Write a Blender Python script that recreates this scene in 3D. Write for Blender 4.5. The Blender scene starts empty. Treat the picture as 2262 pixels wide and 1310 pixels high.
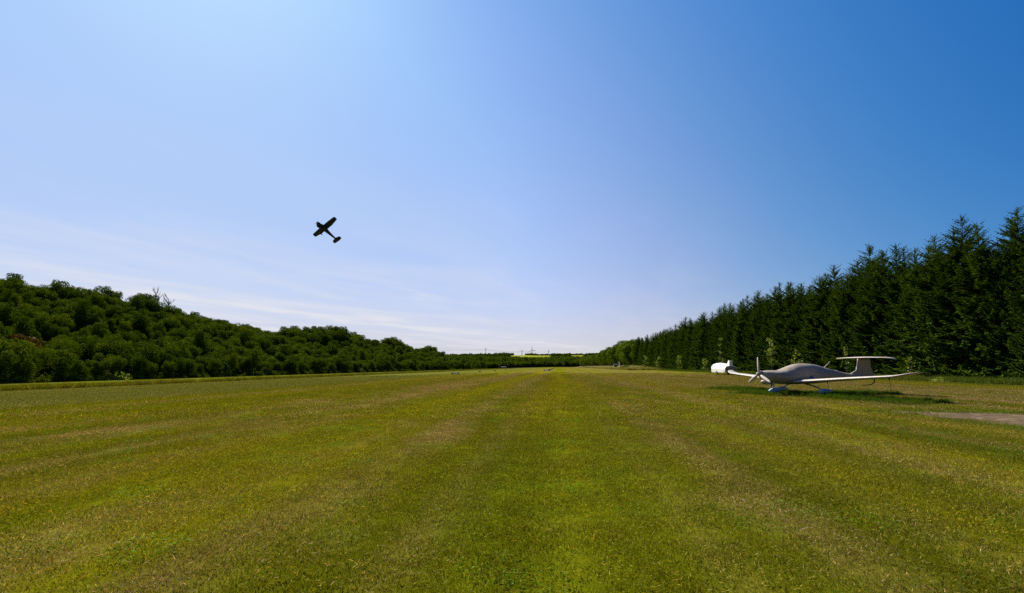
import bpy, math, random
import numpy as np
from mathutils import Vector, Matrix
C = bpy.context.scene
col = C.collection
RNG = np.random.default_rng(7)
random.seed(7)
R = math.radians

# ------------------------------------------------------------------ camera
CAM_H = 1.55
cam = bpy.data.cameras.new("camera"); cam_o = bpy.data.objects.new("camera", cam); col.objects.link(cam_o)
C.camera = cam_o
cam_o.location = (0, 0, CAM_H)
cam_o.rotation_euler = (R(90) + math.atan(.0785), 0, 0)
cam.sensor_width = 36; cam.lens = 1000 / 2262 * 36; cam.shift_y = (731 - 655) / 2262
cam.clip_start = .1; cam.clip_end = 30000

# ------------------------------------------------------------------ sky, sun, exposure
SUN_AZ, SUN_EL = -38.0, 43.0
C.view_settings.view_transform = 'Standard'; C.view_settings.look = 'None'
EXPO = 0.8; C.view_settings.exposure = EXPO; C.view_settings.gamma = 1.0
C.cycles.use_denoising = False
C.cycles.sample_clamp_indirect = 1.5; C.cycles.max_bounces = 6; C.cycles.transparent_max_bounces = 4; C.cycles.volume_bounces = 0
w = bpy.data.worlds.new("World"); C.world = w; w.use_nodes = True
nt = w.node_tree; N = nt.nodes; L = nt.links

def nnode(nt, typ, **kw):
    n = nt.nodes.new(typ)
    for k, v in kw.items(): setattr(n, k, v)
    return n
def mth(nt, op, a, b=None, c=None, clamp=False):
    n = nt.nodes.new('ShaderNodeMath'); n.operation = op; n.use_clamp = clamp
    for i, x in enumerate((a, b, c)):
        if x is None: continue
        if isinstance(x, (int, float)): n.inputs[i].default_value = x
        else: nt.links.new(x, n.inputs[i])
    return n.outputs[0]
def mixc(nt, f, a, b, mode='MIX'):
    n = nt.nodes.new('ShaderNodeMix'); n.data_type = 'RGBA'; n.blend_type = mode
    for s, x in ((n.inputs[0], f), (n.inputs[6], a), (n.inputs[7], b)):
        if isinstance(x, (int, float)): s.default_value = x
        elif isinstance(x, tuple): s.default_value = (*x[:3], 1)
        else: nt.links.new(x, s)
    return n.outputs[2]

sky = N.new('ShaderNodeTexSky'); sky.sky_type = 'NISHITA'; sky.sun_disc = False
sky.sun_elevation = R(SUN_EL + 5); sky.sun_rotation = R(SUN_AZ); sky.altitude = 100
sky.air_density = 1; sky.dust_density = 1; sky.ozone_density = 3
bg = N['Background']
sc_ = N.new('ShaderNodeVectorMath'); sc_.operation = 'SCALE'; sc_.inputs[3].default_value = .1
L.new(sky.outputs[0], sc_.inputs[0])
# thin cirrus: streaks on a high flat layer, found from the view direction
tc = N.new('ShaderNodeTexCoord'); sp = N.new('ShaderNodeSeparateXYZ'); L.new(tc.outputs['Generated'], sp.inputs[0])
X, Y, Z = sp.outputs
# film response of the clear sky: the Nishita radiance, per channel, a little steeper away from the sun
sh = mth(nt, 'ADD', mth(nt, 'MULTIPLY', X, math.sin(R(SUN_AZ))), mth(nt, 'MULTIPLY', Y, math.cos(R(SUN_AZ))))
lo_ = mth(nt, 'MULTIPLY', mth(nt, 'LOGARITHM', mth(nt, 'ADD', 1.0, mth(nt, 'EXPONENT', mth(nt, 'MULTIPLY', mth(nt, 'SUBTRACT', sh, .57), -11.0))), math.e), -1 / 11.0); hi_ = mth(nt, 'MAXIMUM', mth(nt, 'SUBTRACT', sh, .75), 0.0)
srgb = N.new('ShaderNodeSeparateColor'); L.new(sc_.outputs[0], srgb.inputs[0]); crgb = N.new('ShaderNodeCombineColor')
for ch, (a_, g_, k_, m_, h_, p_) in enumerate(((.44, .634, -.055, -1.116, 4.272, -.594), (-.45, .685, 1.094, -.104, .383, -1.504), (-.712, 1.005, 2.4, .591, -1.792, -3.211))):
    e = mth(nt, 'MULTIPLY_ADD', sh, k_, a_); e = mth(nt, 'MULTIPLY_ADD', Z, m_, e); e = mth(nt, 'MULTIPLY_ADD', lo_, h_, e); e = mth(nt, 'MULTIPLY_ADD', hi_, p_, e)
    q_ = mth(nt, 'MULTIPLY', mth(nt, 'POWER', mth(nt, 'MAXIMUM', srgb.outputs[ch], .0001), g_), mth(nt, 'EXPONENT', e))
    L.new(mth(nt, 'SUBTRACT', 1.02, mth(nt, 'MULTIPLY', mth(nt, 'EXPONENT', mth(nt, 'MULTIPLY', q_, -1)), 1.02)), crgb.inputs[ch])
clear = crgb.outputs[0]
Zc = mth(nt, 'MAXIMUM', Z, .004)
cc = mth(nt, 'DIVIDE', mth(nt, 'MULTIPLY_ADD', Y, -.45, X), Zc)
dd = mth(nt, 'DIVIDE', mth(nt, 'MULTIPLY_ADD', X, .45, Y), Zc)
cmb = N.new('ShaderNodeCombineXYZ'); L.new(mth(nt, 'MULTIPLY', cc, .9), cmb.inputs[0]); L.new(mth(nt, 'MULTIPLY', dd, .34), cmb.inputs[1])
n1 = nnode(nt, 'ShaderNodeTexNoise'); n1.inputs['Scale'].default_value = 1.0; n1.inputs['Detail'].default_value = 7; n1.inputs['Roughness'].default_value = .58; n1.inputs['Distortion'].default_value = .5
L.new(cmb.outputs[0], n1.inputs['Vector'])
def gauss(x, m, s):
    d = mth(nt, 'DIVIDE', mth(nt, 'SUBTRACT', x, m), s)
    return mth(nt, 'EXPONENT', mth(nt, 'MULTIPLY', mth(nt, 'MULTIPLY', d, d), -1))
n2_ = nnode(nt, 'ShaderNodeTexNoise'); n2_.inputs['Scale'].default_value = .55; n2_.inputs['Detail'].default_value = 5; n2_.inputs['Distortion'].default_value = 1.2
L.new(cmb.outputs[0], n2_.inputs['Vector'])
nz = mth(nt, 'MULTIPLY', mth(nt, 'SUBTRACT', mth(nt, 'MULTIPLY_ADD', n2_.outputs[0], .6, mth(nt, 'MULTIPLY', n1.outputs[0], .6)), .56, clamp=True), 5.0, clamp=True)
low = mth(nt, 'SUBTRACT', 1.0, mth(nt, 'DIVIDE', Z, .42), clamp=True)
left = mth(nt, 'SUBTRACT', .62, mth(nt, 'MULTIPLY', X, 1.1), clamp=True)
gen = mth(nt, 'MULTIPLY', mth(nt, 'MULTIPLY', nz, low), mth(nt, 'MULTIPLY', left, .7))
warp = mth(nt, 'MULTIPLY_ADD', n1.outputs[0], 3.4, -1.7)
ccw = mth(nt, 'ADD', cc, warp)
band = mth(nt, 'MULTIPLY', gauss(ccw, -7.5, 1.15), mth(nt, 'MULTIPLY_ADD', nz, .8, .28))
band2 = mth(nt, 'MULTIPLY', gauss(ccw, -11.0, 1.6), mth(nt, 'MULTIPLY_ADD', nz, .5, .08))
wisp = mth(nt, 'MULTIPLY', mth(nt, 'MULTIPLY', gauss(mth(nt, 'MULTIPLY_ADD', warp, .45, cc), -4.12, .15), gauss(dd, 5.7, .95)), mth(nt, 'MULTIPLY_ADD', nz, .5, .35))
dgate = mth(nt, 'MULTIPLY', mth(nt, 'SUBTRACT', dd, 1.2), .7, clamp=True)
cl = mth(nt, 'ADD', gen, mth(nt, 'MULTIPLY', mth(nt, 'ADD', mth(nt, 'MAXIMUM', band, band2), 0), dgate))
cl = mth(nt, 'MAXIMUM', cl, wisp, clamp=True)
up = mth(nt, 'GREATER_THAN', Z, .004)
cl = mth(nt, 'MULTIPLY', cl, up)
# pale veil close to the horizon
veil = mth(nt, 'MULTIPLY_ADD', gauss(Z, 0, .09), .62, mth(nt, 'MULTIPLY', gauss(Z, 0, .2), .08))
skyc = mixc(nt, veil, clear, (.66, .65, .675))
skyc = mixc(nt, mth(nt, 'MULTIPLY', cl, .75, clamp=True), skyc, (.80, .80, .84))
sd_ = N.new('ShaderNodeVectorMath'); sd_.operation = 'DOT_PRODUCT'; L.new(tc.outputs['Generated'], sd_.inputs[0])
sd_.inputs[1].default_value = (math.sin(R(SUN_AZ)), math.cos(R(SUN_AZ)), 0)
anti = mixc(nt, mth(nt, 'MULTIPLY', mth(nt, 'ADD', sd_.outputs['Value'], -.04), -2.2, clamp=True), (1, 1, 1), (.45, .45, .45))  # unseen sky away from the sun, dimmed to deepen shade in view
skyc = mixc(nt, 1.0, skyc, anti, 'MULTIPLY')
so = N.new('ShaderNodeVectorMath'); so.operation = 'SCALE'; so.inputs[3].default_value = 10 / 2 ** EXPO
L.new(skyc, so.inputs[0]); L.new(so.outputs[0], bg.inputs[0]); bg.inputs[1].default_value = .1

SUNV = Vector((math.sin(R(SUN_AZ)) * math.cos(R(SUN_EL)), math.cos(R(SUN_AZ)) * math.cos(R(SUN_EL)), math.sin(R(SUN_EL))))
sun = bpy.data.lights.new("sun", 'SUN'); sun.energy = 5.0; sun.angle = R(.53); sun.color = (1, .91, .76)
sun_o = bpy.data.objects.new("sun", sun); col.objects.link(sun_o)
sun_o.rotation_euler = SUNV.to_track_quat('Z', 'Y').to_euler()

# ------------------------------------------------------------------ helpers
def tag(o, label=None, cat=None, group=None, kind=None):
    if label: o['label'] = label
    if cat: o['category'] = cat
    if group: o['group'] = group
    if kind: o['kind'] = kind
    return o
def empty(name, loc, rz=0):
    o = bpy.data.objects.new(name, None); o.location = loc; o.rotation_euler = (0, 0, rz)
    o.empty_display_size = .3; col.objects.link(o); return o
class MB:
    def __init__(s): s.v = []; s.f = []; s.n = 0; s.m = []
    def add(s, v, f, mi=0):
        v = np.asarray(v, float).reshape(-1, 3); s.v.append(v)
        for q in f: s.f.append(tuple(int(i) + s.n for i in q)); s.m.append(mi)
        s.n += len(v); return s
    def box(s, c, d, rz=0, mi=0):
        c = np.array(c, float); d = np.array(d, float) / 2
        v = np.array([(x, y, z) for x in (-1, 1) for y in (-1, 1) for z in (-1, 1)], float) * d
        cs, sn = math.cos(rz), math.sin(rz)
        v = np.stack([v[:, 0] * cs - v[:, 1] * sn, v[:, 0] * sn + v[:, 1] * cs, v[:, 2]], 1) + c
        return s.add(v, [(0, 1, 3, 2), (4, 6, 7, 5), (0, 4, 5, 1), (2, 3, 7, 6), (0, 2, 6, 4), (1, 5, 7, 3)], mi)
    def rings(s, rings, cap=True, mi=0):
        k = len(rings[0]); n = len(rings); f = []
        for i in range(n - 1):
            for j in range(k):
                a = i * k + j; b = i * k + (j + 1) % k
                f.append((a, b, b + k, a + k))
        if cap: f.append(tuple(range(k))[::-1]); f.append(tuple((n - 1) * k + j for j in range(k)))
        return s.add(np.concatenate([np.asarray(r, float) for r in rings]), f, mi)
    def tube(s, pts, rad, k=8, mi=0):
        pts = np.array(pts, float); rad = np.broadcast_to(np.array(rad, float), (len(pts),)); rs = []
        for i, p in enumerate(pts):
            t = pts[min(i + 1, len(pts) - 1)] - pts[max(i - 1, 0)]; t = t / (np.linalg.norm(t) + 1e-9)
            a = np.array((0, 0, 1.)) if abs(t[2]) < .9 else np.array((1., 0, 0))
            b = np.cross(t, a); b /= np.linalg.norm(b); c = np.cross(t, b)
            an = np.arange(k) / k * 2 * math.pi
            rs.append(p + rad[i] * (np.cos(an)[:, None] * b + np.sin(an)[:, None] * c))
        return s.rings(rs, True, mi)
    def ell(s, c, r, k=16, n=10, power=1.0, mi=0):
        rs = []
        for i in range(n + 1):
            t = math.pi * (.02 + .96 * i / n); an = np.arange(k) / k * 2 * math.pi
            q = math.sin(t) ** power
            rs.append(np.stack([np.full(k, -math.cos(t) * r[0]), np.cos(an) * q * r[1], np.sin(an) * q * r[2]], 1) + np.array(c))
        return s.rings(rs, True, mi)
    def build(s, name, mats, parent=None, smooth=False, link=True):
        me = bpy.data.meshes.new(name); me.from_pydata(np.concatenate(s.v).tolist(), [], s.f)
        if not isinstance(mats, (list, tuple)): mats = [mats]
        for m in mats: me.materials.append(m)
        if len(mats) > 1: me.polygons.foreach_set('material_index', s.m)
        if smooth: me.polygons.foreach_set('use_smooth', [True] * len(me.polygons))
        me.update()
        o = bpy.data.objects.new(name, me)
        if link: col.objects.link(o)
        if parent: o.parent = parent
        return o
def quads_mesh(name, V, mats, mi=None, attr=None):
    """V: (n,4,3) quads -> mesh, quickly"""
    n = len(V); me = bpy.data.meshes.new(name)
    me.vertices.add(n * 4); me.vertices.foreach_set('co', V.reshape(-1).astype(np.float32))
    me.loops.add(n * 4); me.loops.foreach_set('vertex_index', np.arange(n * 4, dtype=np.int32))
    me.polygons.add(n); me.polygons.foreach_set('loop_start', np.arange(0, n * 4, 4, dtype=np.int32))
    for m in mats: me.materials.append(m)
    if mi is not None: me.polygons.foreach_set('material_index', mi.astype(np.int32))
    if attr is not None:
        a = me.attributes.new('bc', 'FLOAT_COLOR', 'POINT')
        c = np.ones((n, 4, 4), np.float32); c[:, :, :3] = attr[:, None, :]; a.data.foreach_set('color', c.reshape(-1))
    me.update(calc_edges=True); return me
def kites(c, a, b, ln, wd, k=.45):
    a = a / (np.linalg.norm(a, axis=1, keepdims=True) + 1e-9); b = b - a * np.sum(a * b, 1, keepdims=True)
    b = b / (np.linalg.norm(b, axis=1, keepdims=True) + 1e-9)
    ln = np.broadcast_to(ln, (len(c),))[:, None]; wd = np.broadcast_to(wd, (len(c),))[:, None] / 2
    return np.stack([c, c + a * ln * k + b * wd, c + a * ln, c + a * ln * k - b * wd], 1)
def rnd_unit(n, rng=RNG):
    v = rng.normal(size=(n, 3)); return v / np.linalg.norm(v, axis=1, keepdims=True)

# value noise in numpy
_perm = np.random.default_rng(3).random(65536)
def vnoise(x, y, seed=0):
    xi = np.floor(x).astype(np.int64); yi = np.floor(y).astype(np.int64); fx = x - xi; fy = y - yi
    fx = fx * fx * (3 - 2 * fx); fy = fy * fy * (3 - 2 * fy)
    h = lambda a, b: _perm[(a * 73856093 ^ b * 19349663 ^ seed * 83492791) & 65535]
    return (h(xi, yi) * (1 - fx) + h(xi + 1, yi) * fx) * (1 - fy) + (h(xi, yi + 1) * (1 - fx) + h(xi + 1, yi + 1) * fx) * fy
def fbm(x, y, seed=0, o=4):
    s = 0; a = .5; t = 0
    for i in range(o): s = s + a * vnoise(x * 2 ** i, y * 2 ** i, seed + i); t += a; a *= .55
    return s / t
def sstep(a, b, x):
    t = np.clip((x - a) / (b - a), 0, 1); return t * t * (3 - 2 * t)

# ------------------------------------------------------------------ materials
def newmat(name):
    m = bpy.data.materials.new(name); m.use_nodes = True
    return m, m.node_tree, m.node_tree.nodes['Principled BSDF']
def simple(name, c, rough=.5, metal=0, bump=0, bscale=20, var=.0, vscale=3):
    m, t, b = newmat(name); b.inputs['Roughness'].default_value = rough; b.inputs['Metallic'].default_value = metal
    tcn = t.nodes.new('ShaderNodeTexCoord'); nn = t.nodes.new('ShaderNodeTexNoise'); nn.inputs['Scale'].default_value = vscale; nn.inputs['Detail'].default_value = 6
    t.links.new(tcn.outputs['Object'], nn.inputs['Vector'])
    lo = tuple(x * (1 - var) for x in c); hi = tuple(min(1, x * (1 + var)) for x in c)
    t.links.new(mixc(t, nn.outputs[0], lo, hi), b.inputs['Base Color'])
    if bump:
        n2 = t.nodes.new('ShaderNodeTexNoise'); n2.inputs['Scale'].default_value = bscale; n2.inputs['Detail'].default_value = 4
        t.links.new(tcn.outputs['Object'], n2.inputs['Vector'])
        bp = t.nodes.new('ShaderNodeBump'); bp.inputs['Strength'].default_value = bump; bp.inputs['Distance'].default_value = .05
        t.links.new(n2.outputs[0], bp.inputs['Height']); t.links.new(bp.outputs[0], b.inputs['Normal'])
    return m
def foliage(name, c1, c2, trans=.35, attr=None, gloss=0.06, rndmix=1.0, dead=None):
    m = bpy.data.materials.new(name); m.use_nodes = True; t = m.node_tree; t.nodes.clear()
    out = t.nodes.new('ShaderNodeOutputMaterial')
    if attr:
        a1 = t.nodes.new('ShaderNodeAttribute'); a1.attribute_type = 'INSTANCER'; a1.attribute_name = 'gcol'
        a2 = t.nodes.new('ShaderNodeAttribute'); a2.attribute_name = 'bc'
        c = mixc(t, 1.0, a1.outputs['Color'], a2.outputs['Color'], 'MULTIPLY')
    else:
        oi = t.nodes.new('ShaderNodeObjectInfo')
        g = t.nodes.new('ShaderNodeNewGeometry')
        nn = t.nodes.new('ShaderNodeTexNoise'); nn.inputs['Scale'].default_value = .9; nn.inputs['Detail'].default_value = 3
        tcn = t.nodes.new('ShaderNodeTexCoord'); t.links.new(tcn.outputs['Object'], nn.inputs['Vector'])
        f = mth(t, 'ADD', mth(t, 'MULTIPLY', oi.outputs['Random'], .80 * rndmix), mth(t, 'MULTIPLY', nn.outputs[0], .25), clamp=True)
        c = mixc(t, f, c1, c2)
        c = mixc(t, mth(t, 'MULTIPLY', g.outputs['Random Per Island'], .45), c, tuple(x * 1.7 for x in c2))
    d = t.nodes.new('ShaderNodeBsdfDiffuse'); tr = t.nodes.new('ShaderNodeBsdfTranslucent'); gl = t.nodes.new('ShaderNodeBsdfGlossy')
    gl.inputs['Roughness'].default_value = .5; gl.inputs['Color'].default_value = (.8, .9, .6, 1)
    t.links.new(c, d.inputs[0])
    t.links.new(mixc(t, 1.0, c, (1.25, 1.15, .5), 'MULTIPLY'), tr.inputs[0])
    m1 = t.nodes.new('ShaderNodeMixShader'); m1.inputs[0].default_value = trans
    t.links.new(d.outputs[0], m1.inputs[1]); t.links.new(tr.outputs[0], m1.inputs[2])
    m2 = t.nodes.new('ShaderNodeMixShader'); m2.inputs[0].default_value = gloss
    t.links.new(m1.outputs[0], m2.inputs[1]); t.links.new(gl.outputs[0], m2.inputs[2])
    t.links.new(m2.outputs[0], out.inputs[0]); return m

M_spruce = foliage('spruce_needles', (.008, .030, .003), (.052, .092, .005), .22, gloss=.006)
M_leaf = foliage('broad_leaves', (.010, .038, .002), (.085, .125, .004), .26, gloss=.004)
M_leaf_red = foliage('reddish_leaves', (.065, .040, .008), (.085, .048, .010), .30, gloss=.015)
M_leaf_bright = foliage('bright_leaves', (.11, .17, .012), (.20, .25, .03), .45, gloss=.06)
M_grass = foliage('grass_blades', (0, 0, 0), (0, 0, 0), .38, attr=True, gloss=.008)
M_bark = simple('bark', (.06, .045, .03), .9, bump=.5, var=.4, vscale=2)
M_deadwood = simple('grey_dead_wood', (.16, .14, .11), .85, bump=.3, var=.3)

# ------------------------------------------------------------------ terrain
AX = math.atan(.104); ca, sa = math.cos(AX), math.sin(AX)
def uv2w(u, v): return u * ca + v * sa, -u * sa + v * ca       # lateral / along the strip -> world
def w2uv(x, y): return x * ca - y * sa, x * sa + y * ca
_rv = [-400, 0, 205, 275, 292, 350, 420, 450, 500, 560, 780, 1100, 1500, 9000]
_rh = [24, 27, 29.5, 30, 27, 21.5, 16.5, 20, 25.5, 22, 22, 11, 8, 8]
_fv = [0, 1150, 2000, 3000, 3500, 4200, 5500, 9000, 14000]
_fh = [0, 0, 17, 50, 80, 86, 105, 80, 40]
def terrain(u, v):
    u = np.asarray(u, float); v = np.asarray(v, float)
    z = -.0237 * np.clip(-u - 15, 0, 135)
    far = sstep(900, 1500, v)
    z = z * (1 - far)
    ridge = np.interp(v, _rv, _rh)
    t = sstep(-152, -262, u) * (1 - .25 * sstep(-290, -600, u))
    z = z + t * (ridge + 3.2) * (1 - far * .6)
    z = z + np.interp(v, _fv, _fh) * (1 + .12 * np.sin(u / 700 + 1))
    # rough bank on the right far down the strip and gentle unevenness
    z = z + 1.4 * sstep(33, 42, u) * sstep(180, 260, v) * (1 - far)
    z = z + 10 * sstep(60, 400, u) * (1 - far)
    bump = (fbm(u / 9, v / 14, 11, 3) - .5) * .10 * sstep(6, 20, np.hypot(u, v))
    return z + bump * (1 - far)

PL = dict(loc=None)
PX, PY, PSI = 13.37, 24.84, 4.4974          # spinner tip of the parked aircraft and its heading
pfw = np.array([math.sin(PSI), math.cos(PSI)]); plf = np.array([-pfw[1], pfw[0]])
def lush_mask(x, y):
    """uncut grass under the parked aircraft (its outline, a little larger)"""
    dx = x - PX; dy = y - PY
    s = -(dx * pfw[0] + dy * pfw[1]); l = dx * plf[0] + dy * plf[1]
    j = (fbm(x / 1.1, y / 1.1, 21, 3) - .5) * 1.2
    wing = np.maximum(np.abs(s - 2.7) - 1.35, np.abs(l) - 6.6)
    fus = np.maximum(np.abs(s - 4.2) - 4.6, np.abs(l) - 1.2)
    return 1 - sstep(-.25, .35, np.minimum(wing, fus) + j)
def apron_sd(x, y):
    """signed distance (negative inside) to the stone paved apron on the right"""
    ang = -.26; dx = x - 13.35; dy = y - 15.9
    e1 = dx * math.cos(ang) + dy * math.sin(ang)       # along its far edge
    e2 = dx * math.sin(ang) - dy * math.cos(ang)
    left = -(x - 13.2) ; far = (y - (15.9 - .21 * (x - 13.3)))
    return np.maximum(left, far)
cG = np.array((.116, .127, .0035)); cY = np.array((.160, .154, .0044)); cT = np.array((.180, .148, .036))
cD = np.array((.040, .068, .003)); cS = np.array((.27, .20, .055)); cB = np.array((.20, .19, .006))
def gcolor(x, y):
    u, v = w2uv(x, y)
    g = lambda m, s: np.exp(-((u - m) / s) ** 2)
    d = np.hypot(x, y)
    n_big = fbm(u / 2.6, v / 40, 1, 4); n_line = fbm(u / .42, v / 26, 5, 4); n_med = fbm(u / 1.1, v / 9, 9, 4); n_patch = fbm(u / 1.1, v / 1.4, 15, 3)
    k = sstep(.35, .65, n_big)[..., None]
    c = cG * (1 - k) + cY * k
    fine = fbm(u / .22, v / 45, 41, 3)[..., None]; c = c * (.72 + .56 * fine) * (.91 + .18 * fbm(u / .75, v / 140, 43, 2)[..., None])
    lane = (.5 + .5 * np.sin(u * 2 * math.pi / 5.2 + 1.0))[..., None]
    c = c * (.94 + .12 * lane)
    dryw = .30 + .65 * g(-2.9, .7) + .75 * g(-8.8, 2.2) + .55 * g(5.6, 1.1) + .55 * g(15, 6) + .55 * g(25, 7) + .45 * g(-17.5, 1.6) + .3 * g(2.4, .6) + .3 * g(-12, .6)
    dryw = dryw - .35 * g(.6, 1.8) - .3 * sstep(33, 38, u)
    dryw = dryw * (.35 + .75 * sstep(8, 40, d))
    m = .45 * n_line + .35 * n_med + .2 * n_patch
    dry = np.clip((m - .60 + .22 * dryw) * 7, 0, 1) * np.clip(dryw + .15, 0, 1)
    c = c * (1 - dry[..., None]) + cT * dry[..., None]
    pale = np.clip((n_line * .5 + n_patch * .5 - .60) * 9, 0, 1) * .38
    c = c * (1 - pale[..., None]) + cS * pale[..., None]
    gr = np.clip((.44 - n_med) * 8, 0, 1) * .30 * (1 - .7 * sstep(20, 60, d))
    c = c * (1 - gr[..., None]) + cD * 1.3 * gr[..., None]
    # bright fresh strip, grey hay field to the left with its dark uncut rim, green verge on the right
    b = (g(-5.0, .8) * .9 * sstep(12, 30, v))[..., None]; c = c * (1 - b) + cB * b
    ln = sum(a_ * g(m_, w_) for m_, w_, a_ in ((2.4, .30, .9), (1.25, .12, .5), (3.5, .25, .8), (5.7, .3, .7), (6.5, .25, .6), (4.6, .14, .5), (-1.3, .15, .55), (-2.9, .3, .7), (-6.6, .25, .6), (-8.2, .3, .6), (-10.4, .35, .6), (-13, .3, .5), (8.6, .3, .5), (10.3, .35, .5), (-4.0, .16, .4)))
    ln = (np.clip(ln, 0, 1) * np.clip(vnoise(u * 2, v / 7, 61) * 1.6 - .15, 0, 1) * .85)[..., None]; c = c * (1 - ln) + cS * .85 * ln
    hay = (sstep(-20.5, -23, u) * sstep(-58, -54, u))[..., None]
    hc = np.array((.125, .135, .026)) * (.85 + .3 * fbm(u / 3, v / 40, 31, 3)[..., None])
    c = c * (1 - hay * .8) + hc * hay * .8
    left = sstep(-58, -60, u)[..., None]; c = c * (1 - left) + np.array((.135, .150, .014)) * (.8 + .4 * fbm(u / 5, v / 30, 33, 3)[..., None]) * left
    dk = (g(-57.5, 2.2) + .8 * g(-20.8, .0001))[..., None]; dk = np.clip(dk, 0, 1) * .55; c = c * (1 - dk) + np.array((.06, .07, .006)) * dk
    vg = (sstep(35.5, 38.5, u + (n_med - .5) * 4) * (1 - sstep(150, 230, v)))[..., None]; c = c * (1 - vg) + np.array((.070, .100, .008)) * vg
    pg = (sstep(27, 33, u) * sstep(160, 260, v) * (1 - sstep(900, 1000, v)))[..., None]; c = c * (1 - pg) + np.array((.26, .25, .10)) * (.7 + .6 * n_big[..., None]) * pg
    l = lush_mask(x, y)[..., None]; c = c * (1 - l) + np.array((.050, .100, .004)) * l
    # fresh green rim along the paving
    a = apron_sd(x, y); rim = np.exp(-((a - .35) / .45) ** 2)[..., None] * .75; c = c * (1 - rim) + np.array((.055, .105, .006)) * rim
    # floor of the woods and the far farmland
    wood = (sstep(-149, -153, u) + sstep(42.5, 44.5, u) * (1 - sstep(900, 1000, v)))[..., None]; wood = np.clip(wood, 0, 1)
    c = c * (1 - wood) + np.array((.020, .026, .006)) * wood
    ff = sstep(960, 1010, v)[..., None]; c = c * (1 - ff) + np.array((.040, .062, .012)) * ff
    fld = (field_mask(x, y))[..., None]; c = c * (1 - fld) + np.array((.24, .27, .03)) * fld
    return c
def field_mask(x, y):
    r = x / np.maximum(y, 1)
    a = sstep(-.006, .002, r) * (1 - sstep(.078, .088, r)) * sstep(2700, 2760, y) * (1 - sstep(3540, 3600, y))
    b = sstep(.128, .134, r) * (1 - sstep(.157, .163, r)) * sstep(2900, 2960, y) * (1 - sstep(3650, 3700, y)) * .7
    return np.maximum(a, b)
def axis(lo, hi, c, fine, half, gr):
    out = [c]; p = c
    while p < hi: p += fine if p - c < half else max(fine, gr * (p - c - half) + fine); out.append(min(p, hi))
    p = c
    neg = []
    while p > lo: p -= fine if c - p < half else max(fine, gr * (c - p - half) + fine); neg.append(max(p, lo))
    return np.array(neg[::-1] + out)
ul = axis(-4000, 4500, 0, .33, 30, .035); vl = axis(-60, 13000, 18, .33, 22, .035)
ul = np.unique(np.concatenate([ul, np.linspace(-270, -150, 25), [-150, -58, -55]]))
U, V = np.meshgrid(ul, vl, indexing='ij')
GX, GY = uv2w(U, V); GZ = terrain(U, V)
ap = apron_sd(GX, GY); GZ = GZ - .05 * (ap < -.05)
nu, nv = U.shape
me = bpy.data.meshes.new('ground')
idx = np.arange(nu * nv).reshape(nu, nv)
F = np.stack([idx[:-1, :-1], idx[1:, :-1], idx[1:, 1:], idx[:-1, 1:]], -1).reshape(-1, 4)
me.vertices.add(nu * nv); me.vertices.foreach_set('co', np.stack([GX, GY, GZ], -1).reshape(-1).astype(np.float32))
me.loops.add(len(F) * 4); me.loops.foreach_set('vertex_index', F.reshape(-1).astype(np.int32))
me.polygons.add(len(F)); me.polygons.foreach_set('loop_start', np.arange(0, len(F) * 4, 4, dtype=np.int32))
at = me.attributes.new('gcol', 'FLOAT_COLOR', 'POINT')
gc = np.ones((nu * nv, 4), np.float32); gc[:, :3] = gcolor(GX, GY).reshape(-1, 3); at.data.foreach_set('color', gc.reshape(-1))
me.update(calc_edges=True); me.polygons.foreach_set('use_smooth', [True] * len(me.polygons))
ground = bpy.data.objects.new('ground', me); col.objects.link(ground); tag(ground, kind='structure')
m, t, b = newmat('turf'); me.materials.append(m)
at_ = t.nodes.new('ShaderNodeAttribute'); at_.attribute_name = 'gcol'
g_ = t.nodes.new('ShaderNodeNewGeometry')
def noise(t, vec, scale, detail=5, rough=.6):
    n = t.nodes.new('ShaderNodeTexNoise'); n.inputs['Scale'].default_value = scale; n.inputs['Detail'].default_value = detail; n.inputs['Roughness'].default_value = rough
    t.links.new(vec, n.inputs['Vector']); return n.outputs[0]
nA = noise(t, g_.outputs['Position'], 14, 8, .75); nB = noise(t, g_.outputs['Position'], 1.4, 6, .65)
mpn = t.nodes.new('ShaderNodeMapping'); mpn.inputs['Rotation'].default_value = (0, 0, AX); mpn.inputs['Scale'].default_value = (2.2, .22, 1)
t.links.new(g_.outputs['Position'], mpn.inputs['Vector']); nC = noise(t, mpn.outputs[0], 1.0, 6, .65)
f = mth(t, 'MULTIPLY_ADD', nA, .90, .38); f = mth(t, 'MULTIPLY', f, mth(t, 'MULTIPLY_ADD', nB, .8, .6)); f = mth(t, 'MULTIPLY', f, mth(t, 'MULTIPLY_ADD', nC, .9, .55))
vm = t.nodes.new('ShaderNodeVectorMath'); vm.operation = 'SCALE'; t.links.new(at_.outputs['Color'], vm.inputs[0]); t.links.new(f, vm.inputs[3])
t.links.new(vm.outputs[0], b.inputs['Base Color']); b.inputs['Roughness'].default_value = .95; b.inputs['Specular IOR Level'].default_value = 0
bp = t.nodes.new('ShaderNodeBump'); bp.inputs['Strength'].default_value = .9; bp.inputs['Distance'].default_value = .04
t.links.new(nA, bp.inputs['Height']); t.links.new(bp.outputs[0], b.inputs['Normal'])

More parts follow.
